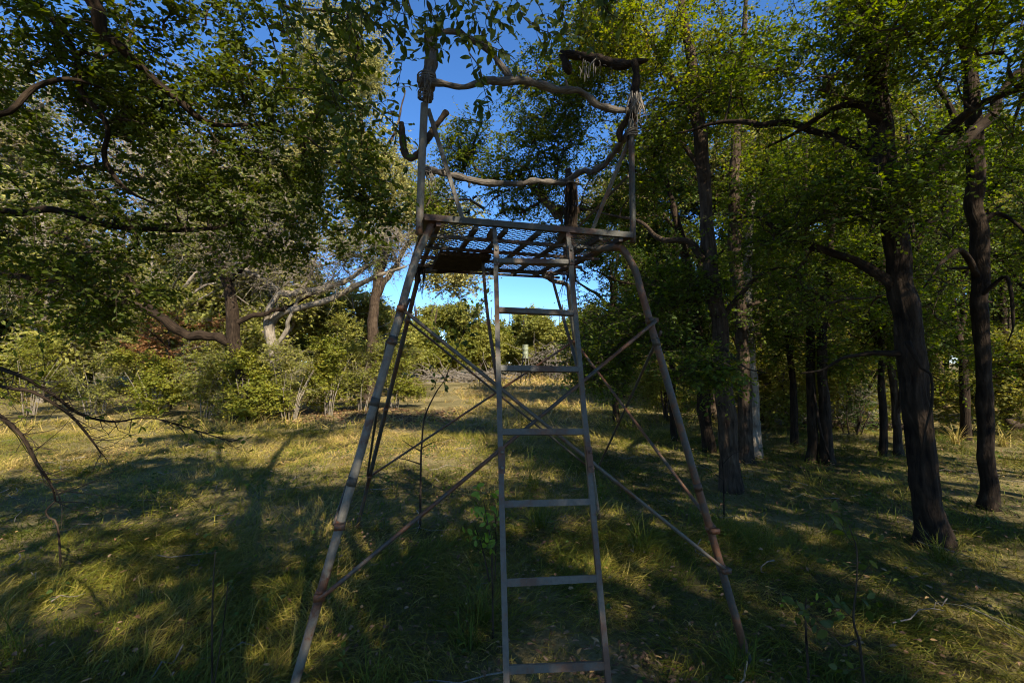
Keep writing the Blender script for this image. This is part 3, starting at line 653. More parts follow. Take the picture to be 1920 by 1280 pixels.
# the cluster of trunks behind the rust leg
tr = trunk_from([(1370, 900, 5.3, .105), (1364, 800, 5.3, .097), (1356, 690, 5.35, .09), (1345, 580, 5.4, .083), (1330, 480, 5.45, .078), (1322, 380, 5.5, .072), (1312, 270, 5.6, .08), (1300, 150, 5.7, .065), (1280, 20, 5.8, .05), (1260, -150, 6, .02)])
lim = [('trunk', tr),
  ('limb', ptsr([(1332, 500, 5.45, .04), (1290, 452, 5.5, .034), (1240, 450, 5.6, .028), (1195, 415, 5.8, .02), (1130, 400, 6.1, .012), (1050, 380, 6.5, .008)])),
  ('limb', ptsr([(1322, 330, 5.5, .035), (1270, 262, 5.7, .022), (1230, 260, 5.8, .018), (1190, 225, 5.9, .010)])),
  ('limb', ptsr([(1340, 560, 5.4, .03), (1270, 570, 5.6, .02), (1190, 620, 5.9, .014), (1110, 690, 6.1, .008)])),
  ('limb', ptsr([(1312, 240, 5.6, .04), (1240, 120, 5.8, .03), (1200, 45, 5.8, .025), (1140, 35, 5.8, .016), (1060, 20, 5.8, .008)])),
  ('limb', ptsr([(1350, 600, 5.4, .03), (1420, 520, 5.2, .02), (1470, 500, 5.0, .01)])),
  ('limb', ptsr([(1355, 650, 5.4, .02), (1370, 665, 5.0, .014), (1400, 690, 4.7, .008), (1440, 700, 4.5, .004)]))]
lum = [E(1220, 110, 6.0, 190, 120, 1.4, 210), E(1130, 60, 5.6, 110, 70, .7, 60), E(1330, 220, 5.7, 150, 120, 1.2, 150), E(1190, 330, 6.2, 150, 90, 1.0, 110), E(960, 330, 7.4, 120, 80, .9, 170), E(1040, 230, 7.0, 100, 70, .7, 110), E(885, 290, 7.6, 70, 75, .6, 85), E(850, 380, 7.8, 70, 45, .6, 60), E(1000, 150, 6.8, 70, 50, .6, 40), E(1110, 130, 6.4, 90, 90, .8, 90), E(1090, 430, 7.2, 90, 60, .8, 60), E(1190, 620, 6.0, 120, 90, .8, 120), E(1120, 690, 6.3, 80, 60, .6, 50), E(1300, 560, 5.8, 110, 90, .7, 90), E(1220, -120, 6, 260, 130, 1.5, 120), E(1380, 690, 4.7, 110, 45, .45, 50)]
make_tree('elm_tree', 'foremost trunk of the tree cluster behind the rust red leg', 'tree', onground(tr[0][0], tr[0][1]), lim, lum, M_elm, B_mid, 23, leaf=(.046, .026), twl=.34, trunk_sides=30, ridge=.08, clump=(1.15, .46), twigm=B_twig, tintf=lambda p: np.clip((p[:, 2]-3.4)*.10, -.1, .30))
tr = trunk_from([(1398, 850, 6.9, .10), (1396, 740, 6.9, .09), (1388, 600, 6.95, .082), (1380, 470, 7.0, .09), (1376, 330, 7.1, .075), (1385, 200, 7.2, .06), (1395, 60, 7.3, .04), (1400, -60, 7.4, .02)])
lim = [('trunk', tr), ('limb', ptsr([(1380, 470, 7, .04), (1400, 380, 7, .03), (1440, 300, 7, .022), (1460, 220, 7, .01)])), ('limb', ptsr([(1386, 580, 7, .03), (1450, 560, 7.1, .02), (1520, 540, 7.2, .01)]))]
make_tree('elm_tree', 'second trunk of the cluster, half hidden behind the foremost', 'tree', onground(tr[0][0], tr[0][1]), lim,
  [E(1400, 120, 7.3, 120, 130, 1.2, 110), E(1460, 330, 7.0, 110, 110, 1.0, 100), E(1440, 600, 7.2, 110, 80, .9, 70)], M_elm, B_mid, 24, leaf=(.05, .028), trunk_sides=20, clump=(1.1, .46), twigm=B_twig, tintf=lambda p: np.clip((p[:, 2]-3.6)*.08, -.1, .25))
tr = trunk_from([(1328, 832, 7.7, .095), (1318, 760, 7.7, .082), (1312, 660, 7.8, .075), (1300, 560, 7.9, .085), (1280, 460, 8.0, .07), (1260, 380, 8.1, .05), (1240, 300, 8.2, .02)])
lim = [('trunk', tr), ('limb', ptsr([(1306, 600, 7.85, .035), (1240, 540, 7.9, .025), (1170, 530, 8, .016), (1100, 500, 8.1, .008)])), ('limb', ptsr([(1312, 640, 7.8, .025), (1230, 660, 7.8, .016), (1150, 700, 7.8, .008)]))]
make_tree('elm_tree', 'leaning trunk farthest back in the cluster, nearest the tower', 'tree', onground(tr[0][0], tr[0][1]), lim,
  [E(1170, 480, 8.2, 110, 80, 1.0, 110), E(1240, 330, 8.3, 90, 70, .9, 70), E(1240, 610, 7.9, 120, 90, .9, 100), E(1130, 650, 7.8, 70, 80, .8, 80)], M_dark, B_dark, 25, leaf=(.052, .029), clump=(1.1, .46), twigm=B_twig)
tr = trunk_from([(1416, 835, 7.3, .10), (1412, 740, 7.35, .085), (1404, 620, 7.4, .075), (1402, 480, 7.5, .06), (1412, 360, 7.6, .035)])
make_tree('elm_tree', 'pale-lit trunk tucked behind the cluster, on its side away from the tower', 'tree', onground(tr[0][0], tr[0][1]), [('trunk', tr)],
  [E(1430, 420, 7.8, 80, 100, .8, 70)], M_elm, B_pale, 26, leaf=(.052, .029), clump=(1.1, .46), twigm=B_twig)
tr = trunk_from([(1523, 850, 6.9, .066), (1522, 760, 6.9, .06), (1520, 640, 6.95, .055), (1512, 520, 7.0, .05), (1508, 400, 7.1, .04), (1512, 280, 7.2, .02)])
make_tree('elm_tree', 'thin straight young tree, closer to the cluster of the two thin ones', 'tree', onground(tr[0][0], tr[0][1]), [('trunk', tr), ('limb', ptsr([(1520, 640, 6.95, .02), (1560, 560, 6.9, .012), (1600, 520, 6.9, .006)]))],
  [E(1520, 500, 7.2, 90, 120, .9, 120), E(1560, 680, 7.0, 70, 50, .6, 50)], M_elm, B_dark, 27, leaf=(.05, .028), clump=(1.1, .44), twigm=B_twig)
tr = trunk_from([(1550, 845, 6.8, .085), (1545, 760, 6.8, .07), (1541, 650, 6.8, .062), (1552, 520, 6.9, .05), (1560, 420, 7.0, .035), (1580, 320, 7.1, .02)])
make_tree('elm_tree', 'thin tree with a pale dead branch at its foot, beside the thin straight one', 'tree', onground(tr[0][0], tr[0][1]), [('trunk', tr), ('limb', ptsr([(1555, 860, 6.6, .012), (1540, 810, 6.5, .018), (1530, 760, 6.5, .015), (1524, 720, 6.5, .008)]))],
  [E(1600, 460, 7.4, 90, 120, .9, 120), E(1640, 620, 7.2, 80, 70, .7, 70)], M_elm, B_dark, 28, leaf=(.05, .028), clump=(1.1, .44), twigm=B_twig)
tr = trunk_from([(1684, 838, 7.4, .06), (1680, 780, 7.4, .055), (1672, 690, 7.4, .05), (1668, 600, 7.5, .045), (1660, 500, 7.6, .03)])
make_tree('elm_tree', 'slender stem rising just behind the thick trunk', 'tree', onground(tr[0][0], tr[0][1]), [('trunk', tr), ('limb', ptsr([(1681, 790, 7.4, .03), (1690, 720, 7.3, .025), (1694, 640, 7.3, .02), (1700, 560, 7.3, .01)]))],
  [E(1660, 600, 7.8, 90, 90, .9, 90), E(1760, 660, 7.8, 90, 80, .9, 90)], M_elm, B_mid, 29, leaf=(.052, .03), clump=(1.1, .44), twigm=B_twig)

# the oak on the left bank
DO = 11.8
tr = np.vstack([[*G(468, DO), .30], ptsr([(455, 690, DO, .19), (440, 640, DO, .165), (436, 600, DO, .15), (428, 540, DO, .125), (405, 480, DO, .11), (395, 400, DO+.2, .09), (400, 300, DO+.4, .06), (410, 180, DO+.6, .02)])])
lim = [('trunk', tr),
  ('limb', ptsr([(440, 645, DO, .11), (400, 634, DO-.1, .115), (350, 628, DO-.3, .11), (300, 598, DO-.6, .095), (250, 570, DO-.9, .08), (170, 552, DO-1.2, .085), (80, 548, DO-1.5, .07), (0, 560, DO-1.8, .05), (-80, 560, DO-2, .03)])),
  ('limb', ptsr([(436, 605, DO, .07), (480, 592, DO+.1, .058), (530, 580, DO+.4, .05), (570, 560, DO+.8, .04), (610, 535, DO+1.1, .025), (640, 505, DO+1.4, .01)])),
  ('limb', ptsr([(300, 598, DO-.6, .06), (240, 520, DO-.8, .05), (180, 470, DO-1, .04), (90, 430, DO-1.2, .02)])),
  ('limb', ptsr([(428, 530, DO, .07), (500, 460, DO+.2, .05), (560, 400, DO+.4, .035), (620, 330, DO+.6, .015)])),
  ('limb', ptsr([(405, 480, DO, .06), (330, 400, DO-.3, .05), (260, 330, DO-.6, .03), (180, 270, DO-.9, .015)]))]
lum = [E(420, 420, DO, 200, 110, 1.8, 150), E(180, 430, DO-1, 170, 120, 1.8, 130), E(560, 430, DO+.3, 130, 90, 1.5, 70), E(330, 250, DO+.3, 240, 130, 1.8, 150), E(60, 560, DO-1.5, 100, 60, 1, 50), E(640, 480, DO-.3, 110, 40, .8, 40), E(100, 200, DO, 160, 150, 1.6, 90)]
make_tree('oak_tree', 'dark crooked oak with long level limbs rising from the shrubs', 'tree', G(468, DO), lim, lum, M_oak, B_dark, 31, twigs=7, lv=9, leaf=(.08, .042), twl=.45, tipr=.007, clump=(.7, .46), ridge=.06, bare=.45, twigm=B_pale, nsp=1.0)
# the pale limbed tree beside it
tr = np.vstack([[*G(520, DO+.6), .2], ptsr([(518, 700, DO+.6, .16), (512, 650, DO+.6, .13), (505, 615, DO+.6, .12), (520, 590, DO+.6, .10), (560, 577, DO+.5, .085), (610, 565, DO+.3, .08), (650, 545, DO+.2, .07), (700, 520, DO, .055), (760, 500, DO-.2, .03)])])
lim = [('trunk', tr), ('limb', ptsr([(512, 650, DO+.6, .07), (500, 600, DO+.5, .07), (520, 555, DO+.4, .08), (560, 550, DO+.3, .09), (620, 536, DO+.2, .08), (660, 520, DO+.1, .06), (720, 480, DO, .03)])),
  ('limb', ptsr([(514, 660, DO+.6, .06), (535, 620, DO+.6, .055), (545, 590, DO+.5, .05), (580, 520, DO+.5, .035), (600, 450, DO+.5, .015)])),
  ('limb', ptsr([(540, 552, DO+.4, .05), (470, 510, DO+.4, .045), (430, 470, DO+.5, .03), (380, 440, DO+.5, .015)]))]
lum = [E(600, 500, DO+.2, 130, 60, 1.0, 90), E(480, 480, DO+.6, 120, 70, 1.0, 90), E(700, 470, DO-.2, 90, 50, .8, 50)]
make_tree('bare_tree', 'half-bare tree with pale grey limbs arching over the shrubs', 'tree', G(520, DO+.6), lim, lum, M_pale, B_pale, 32, twigs=9, lv=5, leaf=(.06, .03), twl=.6, tipr=.008, clump=(.9, .4), bare=.75, twigm=B_pale, droop=.05, flat=.9)
# the tall pale tree behind
DT = 17.0
tr = np.vstack([[*G(690, DT), .36], ptsr([(694, 680, DT, .22), (700, 600, DT, .19), (708, 520, DT, .17), (722, 460, DT, .16), (715, 380, DT, .14), (690, 290, DT, .13), (670, 200, DT, .09), (655, 110, DT, .05), (648, 40, DT, .02)])])
lim = [('trunk', tr), ('limb', ptsr([(705, 560, DT, .12), (740, 500, DT, .10), (770, 450, DT-.2, .07), (800, 410, DT-.4, .03)])), ('limb', ptsr([(715, 390, DT, .10), (640, 330, DT, .07), (580, 250, DT, .04), (540, 160, DT, .015)])),
  ('limb', ptsr([(700, 320, DT, .08), (740, 250, DT, .05), (760, 170, DT, .02)]))]
lum = [E(635, 120, DT, 100, 110, 2.0, 330), E(590, 250, DT, 120, 120, 2.0, 280), E(690, 300, DT, 80, 100, 1.8, 140), E(560, 400, DT, 150, 90, 2, 120), E(800, 390, DT-.4, 110, 80, 1.6, 230), E(845, 520, DT-1, 75, 38, 1.0, 90), E(720, 330, DT, 80, 90, 1.6, 120), E(700, 460, DT, 100, 60, 1.5, 80), E(460, 330, DT+1, 110, 150, 2, 110)]
make_tree('pale_tree', 'tall tree with pale yellow-green sunlit crown behind the oak', 'tree', G(690, DT), lim, lum, M_pale, B_mid, 33, twigs=6, lv=9, leaf=(.11, .058), tp=2, twl=.55, tipr=.008, clump=(.6, .44), ridge=.06, nsp=1.2)

# ------------------------------------------------------------------ wood behind: a few kinds of tree, then copies
def wood_tree(name, label, seed, h, crown_w, leafm, barkm, n, leaf, low=.3, group=None, stems=1, clump=None, twl=None):
    R = rg(seed); lim = []
    for s in range(stems):
        a = R.uniform(0, 6.28); l = .12*h*(stems > 1)
        c = [[0+.1*s, 0, -.05, .020*h**.9/stems**.4], [l*.3*math.cos(a)+R.normal(0, .05), l*.3*math.sin(a), h*.25, .016*h**.9/stems**.4], [l*math.cos(a)+R.normal(0, .12), l*math.sin(a)+R.normal(0, .12), h*.55, .011*h**.9], [l*1.3*math.cos(a)+R.normal(0, .2), l*1.3*math.sin(a), h*.9, .004*h]]
        lim.append(('trunk', np.array(c)))
    for k in range(4):
        a = R.uniform(0, 6.28)+k*1.6; z = h*R.uniform(low, .6); r = crown_w*.8
        lim.append(('limb', np.array([[0, 0, z, .010*h], [r*.4*math.cos(a), r*.4*math.sin(a), z+.12*h, .007*h], [r*math.cos(a+.2), r*math.sin(a+.2), z+.2*h, .003*h]])))
    lum = []
    for k in range(6):
        a = R.uniform(0, 6.28); rr = crown_w*R.uniform(.1, .62); z = h*R.uniform(low+.12, .86)
        lum.append((A(rr*math.cos(a), rr*math.sin(a), z), A(crown_w*.5, crown_w*.5, h*.17), n//6))
    return make_tree(name, label, 'tree', (0, 0, 0), lim, lum, leafm, barkm, seed, twigs=6, lv=8, leaf=(leaf[0]*1.06, leaf[1]*1.06), twl=twl or .1*h, tipr=.0013*h, clump=clump or (2.4/h*2, .42), group=group, trunk_sides=8, ridge=.05, nsp=1.2, tp=2)
ORD = 'first second third fourth fifth sixth seventh eighth ninth tenth eleventh twelfth thirteenth fourteenth fifteenth sixteenth seventeenth eighteenth nineteenth twentieth twenty-first twenty-second twenty-third twenty-fourth'.split()
def scatter(proto, spots, labels, group):
    if isinstance(labels, str) and spots[0][1] > 3:      # told apart by their order across the picture
        xs = [960+F*q[0]/q[1] for q in spots]; order = sorted(range(len(xs)), key=lambda k: xs[k]); n = len(xs)
        labels = [labels+', '+ORD[order.index(k)]+' from the left' for k in range(n)]
    for k, (x, y, rz, s, sz) in enumerate(spots):
        lab = labels if isinstance(labels, str) else labels[k]
        if k == 0: proto.location = onground(x, y); proto.rotation_euler = (0, 0, rz); proto.scale = (s, s, sz); proto['label'] = lab; proto['group'] = group
        else: copy_tree(proto, onground(x, y), rz, (s, s, sz), lab, group)
GW = 'trees of the wood behind the near trunks'
LW = 'slim sunlit tree in the wood behind the near trunks'
w1 = wood_tree('woodland_tree', LW, 41, 6.5, 1.9, M_elm, B_dark, 260, (.085, .046), .32, GW)
w2 = wood_tree('woodland_tree', LW, 42, 5.5, 1.7, M_yel, B_mid, 240, (.085, .046), .22, GW)
w3 = wood_tree('understory_tree', LW, 43, 3.2, 1.5, M_yel, B_mid, 300, (.07, .038), .06, GW, 3)
scatter(w1, [(6.2, 11.5, 0, 1, 1.1), (9.3, 10.5, 1, 1.1, 1.2), (7.9, 14.2, 3, 1.1, 1.1), (4.6, 13.5, 4, 1, 1.15), (13.5, 12.5, 5, 1.2, 1.25), (15.5, 17, 1.3, 1.4, 1.3), (19, 20, 2.3, 1.5, 1.4), (22, 15, 3.3, 1.5, 1.4), (5.9, 18.5, 2.6, 1.1, 1.05)], LW, GW)
LY = 'yellowing sunlit tree deep in the wood behind the near trunks'
scatter(w2, [(7.6, 12.6, 0, 1.1, 1.1), (10.6, 13.6, 1, 1.2, 1.2), (12.8, 10.2, 2, 1.1, 1.2), (9.0, 17.2, 3, 1.3, 1.3), (5.0, 16.2, 4, 1.0, 1.0), (13, 17, 5, 1.4, 1.4), (18, 14, .5, 1.4, 1.4), (11.5, 21, 2.5, 1.5, 1.3)], LY, 'yellowing trees of the wood')
LU = 'low leafy tree filling the gap under the wood'
scatter(w3, [(5.2, 10.2, 0, .95, .9), (7.4, 9.8, 1, 1, .9), (8.7, 12.2, 2, 1.1, 1), (10.6, 9.2, 3, 1.0, 1), (6.2, 14.6, 4, 1.1, 1), (9.8, 15.4, 5, 1.2, 1.1), (12.4, 14.4, .4, 1.3, 1.1), (3.9, 11.6, 1.4, .8, .8), (14.8, 10.4, 2.4, 1.2, 1.1), (4.6, 20, 3.4, 1.2, 1)], LU, 'low trees of the wood')
GT = 'slender young trees scattered in the wood'
w4 = wood_tree('slender_tree', '', 44, 5.0, 1.0, M_elm, B_dark, 110, (.06, .033), .3, GT)
scatter(w4, [(3.1, 8.8, 0, .8, 1), (4.1, 9.6, 1, .9, 1.1), (5.1, 8.3, 2, .8, .9), (5.9, 7.3, 3, .7, 1), (7.2, 8.2, 4, .9, 1.1), (7.9, 6.9, 5, .8, 1), (2.5, 11, .5, 1, 1), (8.8, 8.9, 1.5, 1, 1.2)], 'slender young tree scattered in the wood', GT)
# far wood round the clearing
GF = 'bushy trees closing the far side of the clearing'
f1 = wood_tree('far_tree', '', 51, 5.9, 2.6, M_far, B_mid, 560, (.19, .11), -.02, GF, 3)
f2 = wood_tree('far_tree', '', 52, 5.2, 2.4, M_yel, B_mid, 540, (.19, .11), -.04, GF, 3)
f3 = wood_tree('far_tree', '', 53, 6.2, 2.6, M_far, B_pale, 560, (.19, .11), .04, GF, 2)
LF1, LF2, LF3 = 'olive green bushy tree at the far edge of the clearing', 'yellow-green bushy tree at the far edge of the clearing', 'taller loose-crowned tree closing the far side of the clearing'
scatter(f1, [(-2.6, 35.5, .3, .85, 1.1), (1.6, 36.5, 1.9, .85, .92), (4.4, 33.5, 3.1, .85, 1.05), (-7.5, 39, 4.2, 1.1, 1.2), (-9.5, 36, 0, 1, 1.05), (-4.5, 38, 1, 1.05, 1.1), (0.6, 41, 2, 1.0, 1.12), (5.2, 38.5, 3, 1.0, 1.1), (9.8, 34.5, 4, 1.1, 1.1), (-7.2, 28.5, 5, .9, .9), (-14, 33, .7, 1.2, 1.2), (14, 40, 1.7, 1.3, 1.3), (-13, 26, 2.7, 1.2, 1.0), (-18.5, 24.5, 3.9, 1.3, 1.1), (-23, 25, 4.4, 1.3, 1.2), (18, 25, 5.1, 1.4, 1.1), (24, 21, .2, 1.5, 1.3), (21.5, 28, 1.1, 1.5, 1.3), (-29, 23, .9, 1.5, 1.3), (29, 26, 2.0, 1.6, 1.5)], LF1, GF)
scatter(f2, [(-4.4, 35, 2.3, .95, 1.0), (6.2, 30.5, 1.0, .9, .85), (8.8, 27.5, 2.0, .9, .85), (-9.0, 25, 3.0, .85, .8), (-6.4, 33.5, 0, 1, 1.1), (-1.9, 39, 1, 1.05, 1.25), (3.2, 37.2, 2, .95, 1.12), (7.6, 33.5, 3, .95, 1.0), (-10.6, 29, 4, 1, 1.05), (12.5, 36, 5, 1.2, 1.3), (2.0, 42, .5, 1.0, 1.25), (14.5, 22, 1.5, 1.2, 1.1), (20, 17.5, 2.8, 1.2, 1.1), (-16, 22.5, 3.4, 1.2, 1.0), (-20.5, 18.5, 4.6, 1.2, 1.0), (25.5, 17, 5.6, 1.3, 1.1), (10.5, 25, .9, 1.2, 1.1)], LF2, 'yellow-green trees closing the clearing')
scatter(f3, [(-12.5, 40, 0, 1.3, 1.3), (-3.5, 44, 1, 1.1, .95), (7.4, 43, 2, 1.2, 1.1), (-16, 27, 3, 1.3, 1.35), (-20, 36, 4, 1.6, 1.6), (11, 29, 5, 1.15, 1.1), (17, 32, .6, 1.5, 1.5), (-25, 30, 1.6, 1.7, 1.7)], LF3, 'taller trees closing the clearing')
# trees behind the left bank
GL = 'trees behind the left bank'
l1 = wood_tree('bank_tree', '', 61, 6.0, 2.4, M_far, B_pale, 480, (.13, .07), .08, GL, 2)
scatter(l1, [(-9.6, 18.5, 0, 1, 1.1), (-13, 17.5, 1, 1.1, 1.3), (-6.6, 20.5, 2, 1, .8), (-17, 16.5, 3, 1.2, 1.4), (-12, 22, 4, 1.3, 1.3), (-20, 21, 5, 1.5, 1.6), (-15.2, 19.5, 1.5, 1.2, 1.1), (-8.2, 23, 3.7, 1.2, .9), (-24, 18, 2.5, 1.5, 1.5)], 'tree half hidden behind the oak on the left bank', GL)
l3 = wood_tree('tall_tree', '', 63, 12.5, 3.6, M_pale, B_pale, 620, (.11, .06), .2, 'tall sunlit trees behind the oak', 2)
scatter(l3, [(-10.2, 19.5, 0, 1, 1), (-15.5, 21.5, 1.4, 1.1, 1.1), (-20.5, 17.5, 2.9, 1.1, 1.15)], ['tall yellow-green tree directly behind the oak crown', 'tall sunlit tree behind the leafy boughs, between the other two tall ones', 'tall sunlit tree behind the boughs at the picture edge'], 'tall sunlit trees behind the oak')
l4 = wood_tree('tall_tree', '', 64, 9.0, 2.6, M_yel, B_mid, 480, (.09, .05), .28, 'tall yellowing trees behind the cluster')
scatter(l4, [(5.4, 12.2, 0, 1, 1), (9.6, 13.0, 1.4, 1, 1.1), (13.6, 14.6, 2.9, 1.1, 1.2), (4.2, 17.0, 4.0, 1, .95)], ['tall yellowing tree behind the cluster of trunks', 'tall yellowing tree seen between the thin trees and the thick trunk', 'tall yellowing tree behind the slim dark tree at the edge', 'tall yellow-green tree farther back beside the rust leg'], 'tall yellowing trees behind the cluster')
l2 = wood_tree('red_tree', 'low tree with rust red leaves behind the oak limbs', 62, 3.4, 1.8, M_red, B_mid, 72, (.10, .055), .2)
l2.location = onground(-10.6, 14.2); l2['category'] = 'tree'
# shrubs of the left bank
def shrub(label, px, d, h, wd, n, seed, leafm=None, leaf=(.062, .034), stems=8, name='shrub', bark=B_pale, bare=.22):
    R = rg(seed); b = G(px, d); lim = []; leafm = leafm or (M_shrub, M_yel, M_shrub, M_far)[seed % 4]; leaf = tuple(np.array(leaf)*R.uniform(.75, 1.2))
    for s in range(stems):
        a = R.uniform(0, 6.28); r = wd*R.uniform(.2, .8)
        lim.append(('stem', np.array([[b[0]+.25*r*math.cos(a), b[1]+.25*r*math.sin(a), b[2]-.03, .014], [b[0]+.5*r*math.cos(a), b[1]+.5*r*math.sin(a), b[2]+h*.4, .010], [b[0]+r*math.cos(a+.3), b[1]+r*math.sin(a+.3), b[2]+h*.85, .005]])))
    lum = [(b+A(R.normal(0, wd*.45), R.normal(0, wd*.3), h*z), A(wd*R.uniform(.3, .8), wd*.5, h*R.uniform(.14, .30)), n//6) for z in (.32, .45, .58, .7, .9, 1.1)]
    return make_tree(name, label, 'shrub', b, lim, lum, leafm, bark, seed, twigs=6, lv=9, leaf=(leaf[0]*1.08, leaf[1]*1.08), tp=2, twl=.3, tipr=.003, clump=(2.0, .40), trunk_sides=6, bare=bare, minz=b[2]+.12, ridge=0, nsp=1.0, twigm=B_dead if seed % 2 else B_mid)
for k, (px, d, h, wd, n, lab) in enumerate([
    (60, 13.4, 1.9, 1.1, 130, 'leafy shrub farthest towards the picture edge on the left bank'), (185, 13.0, 1.7, 1.0, 130, 'shaded shrub under the long level limb of the oak'),
    (290, 12.4, 1.5, .9, 130, 'dark shrub at the shaded edge of the bank, left of the sunlit ones'), (385, 12.0, 1.75, .95, 150, 'bright yellow-green shrub left of the oak trunk'),
    (470, 11.6, 1.35, .8, 140, 'low sunlit shrub in front of the oak trunk'), (545, 12.0, 1.6, .85, 140, 'thin-stemmed sunlit shrub right of the oak trunk'),
    (615, 13.0, 1.9, .95, 140, 'tall yellowish shrub between the oak and the pale leg'), (680, 14.0, 1.8, .9, 130, 'dense green shrub under the tall pale tree'),
    (742, 14.8, 1.3, .9, 120, 'low bright shrub at the edge of the open clearing behind the pale leg')]):
    shrub(lab, px, d, h, wd, int(n*1.5), 70+k)
shrub('tall grey-green shrub behind the shrubs of the bank', 650, 17.5, 3.0, 1.4, 170, 90, M_far, (.08, .045))
shrub('tangled dark shrub in shade at the foot of the wood', 1590, 9.5, .9, .8, 80, 91, M_dark, (.05, .028), 5, 'shrub', B_mid, .4)
shrub('bare tangled brush between the thin trees and the cluster', 1460, 12.5, 1.8, 1.2, 120, 92, M_pale, (.05, .025), 9, 'brush', B_dead, .85)

# ------------------------------------------------------------------ unseen trees added behind the viewer to shade the foreground
GS = 'unseen trees added behind the viewpoint to shade the clearing'
LS = 'leafy tree added unseen behind the viewpoint to shade the grass'
s1 = wood_tree('added_shade_tree', LS, 45, 8.0, 2.7, M_elm, B_dark, 185, (.075, .044), .40, GS, clump=(2.2, .55), twl=.33)
scatter(s1, [(2.4, -2.6, 0, 1, 1), (5.4, -.8, 1.3, 1, 1.05), (-.6, -3.6, 2.2, 1, .95), (7.8, 2.0, 3.0, 1, 1.0), (4.6, -5.0, 4.1, 1.1, 1.15), (-3.6, -2.6, .7, .9, .9), (1.7, -.7, 2.9, .85, .88), (4.8, 1.2, 5.0, .85, .85), (6.7, .4, 2.0, 1, 1), (4.3, -1.9, 3.6, .95, 1), (8.6, 3.6, 1.0, .9, .95), (-1.9, -1.2, 4.4, .85, .95)], LS, GS)

# ------------------------------------------------------------------ the near elm whose boughs hang into the picture
NB = onground(-3.5, .9)
tr = np.array([[NB[0], NB[1], NB[2]-.05, .21], [-3.45, .95, .6, .17], [-3.4, 1.0, 1.6, .15], [-3.25, 1.1, 2.6, .13], [-3.0, 1.2, 3.6, .11], [-2.7, 1.3, 4.6, .07], [-2.4, 1.4, 5.4, .02]])
J = lambda z: [-3.3+.1*(z-2), 1.08, z, .05]
lim = [('trunk', tr),
  ('limb', np.vstack([J(3.4), ptsr([(-40, -190, 2.1, .036), (165, -10, 2.3, .030), (190, 55, 2.35, .026), (265, 125, 2.5, .024), (330, 185, 2.6, .021), (385, 230, 2.7, .016), (470, 236, 2.9, .010), (545, 252, 3.1, .005)])])),
  ('limb', np.vstack([J(3.0), ptsr([(-60, -40, 2.5, .026), (90, 30, 2.6, .02), (145, 110, 2.6, .018), (150, 165, 2.65, .017), (200, 240, 2.7, .015), (197, 300, 2.75, .013), (235, 355, 2.8, .009), (290, 382, 2.85, .004)])])),
  ('limb', np.vstack([J(2.5), ptsr([(-150, 385, 2.8, .03), (0, 400, 3.0, .022), (110, 395, 3.0, .02), (190, 420, 3.05, .018), (300, 430, 3.1, .015), (400, 428, 3.2, .010), (470, 408, 3.3, .004)])])),
  ('limb', np.vstack([J(2.7), ptsr([(-150, 150, 2.2, .02), (0, 215, 2.3, .015), (60, 165, 2.35, .014), (130, 150, 2.4, .010), (190, 165, 2.5, .005)])])),
  ('limb', np.vstack([J(2.2), ptsr([(-200, 490, 2.5, .024), (0, 515, 2.7, .018), (100, 528, 2.8, .013), (180, 560, 2.9, .009), (240, 585, 3.0, .004)])])),
  ('limb', np.vstack([J(1.5), ptsr([(-300, 720, 1.9, .016), (-60, 755, 1.9, .010), (0, 782, 1.9, .009), (40, 815, 1.9, .008), (70, 870, 1.9, .0065), (95, 905, 1.9, .0045), (105, 940, 1.9, .002)])])),
  ('limb', np.vstack([J(1.7), ptsr([(-250, 640, 2.1, .014), (0, 722, 2.1, .008), (60, 735, 2.1, .007), (130, 775, 2.15, .006), (165, 815, 2.2, .005), (190, 850, 2.2, .002)])])),
  ('limb', np.vstack([J(1.8), ptsr([(-200, 650, 2.1, .014), (0, 690, 2.1, .009), (90, 735, 2.2, .007), (150, 775, 2.3, .006), (215, 790, 2.35, .005), (290, 784, 2.45, .003), (435, 828, 2.6, .0015)])])),
  ('limb', np.vstack([J(3.8), ptsr([(100, -420, 1.7, .03), (430, -200, 1.55, .018), (620, -110, 1.5, .012), (800, -85, 1.45, .010), (980, -70, 1.42, .007), (1120, -50, 1.4, .004)])]))]
lum = [(A(-1.4, .6, 4.9), A(1.7, 1.5, .7), 30), (A(-2.9, 2.6, 5.3), A(1.5, 1.7, .7), 40), (A(-.2, -1.0, 5.2), A(1.4, 1.2, .7), 20), E(90, 110, 2.7, 210, 180, .6, 116), E(340, 110, 2.9, 220, 160, .7, 118), E(560, 250, 3.0, 160, 150, .6, 56), E(220, 350, 3.1, 280, 150, .7, 112), E(470, 410, 3.4, 200, 110, .7, 66), E(80, 470, 2.9, 130, 60, .5, 40), E(610, 140, 2.3, 110, 120, .4, 16), E(130, 560, 2.9, 170, 80, .5, 46), E(700, 360, 2.7, 60, 90, .3, 20), E(100, -250, 2.3, 300, 120, .7, 50), E(610, 420, 3.3, 110, 80, .4, 14)]  # the leading lumps, overhead and unseen, are added to block sky light
near = make_tree('overhanging_elm', 'near tree out of the picture whose dark leafy boughs hang into it', 'tree', NB, lim, lum, M_near, B_dark, 35, twigs=7, lv=9, leaf=(.036, .021), shape=6, tp=4, twl=.22, tipr=.0022, clump=(3.6, .34), trunk_sides=20, droop=.12, flat=.45, minz=1.35, twigm=B_twig, leafscale=lambda p: np.where(p[:, 2] > 4.2, 2.2, 1.0), nsp=.95, bare=.06)
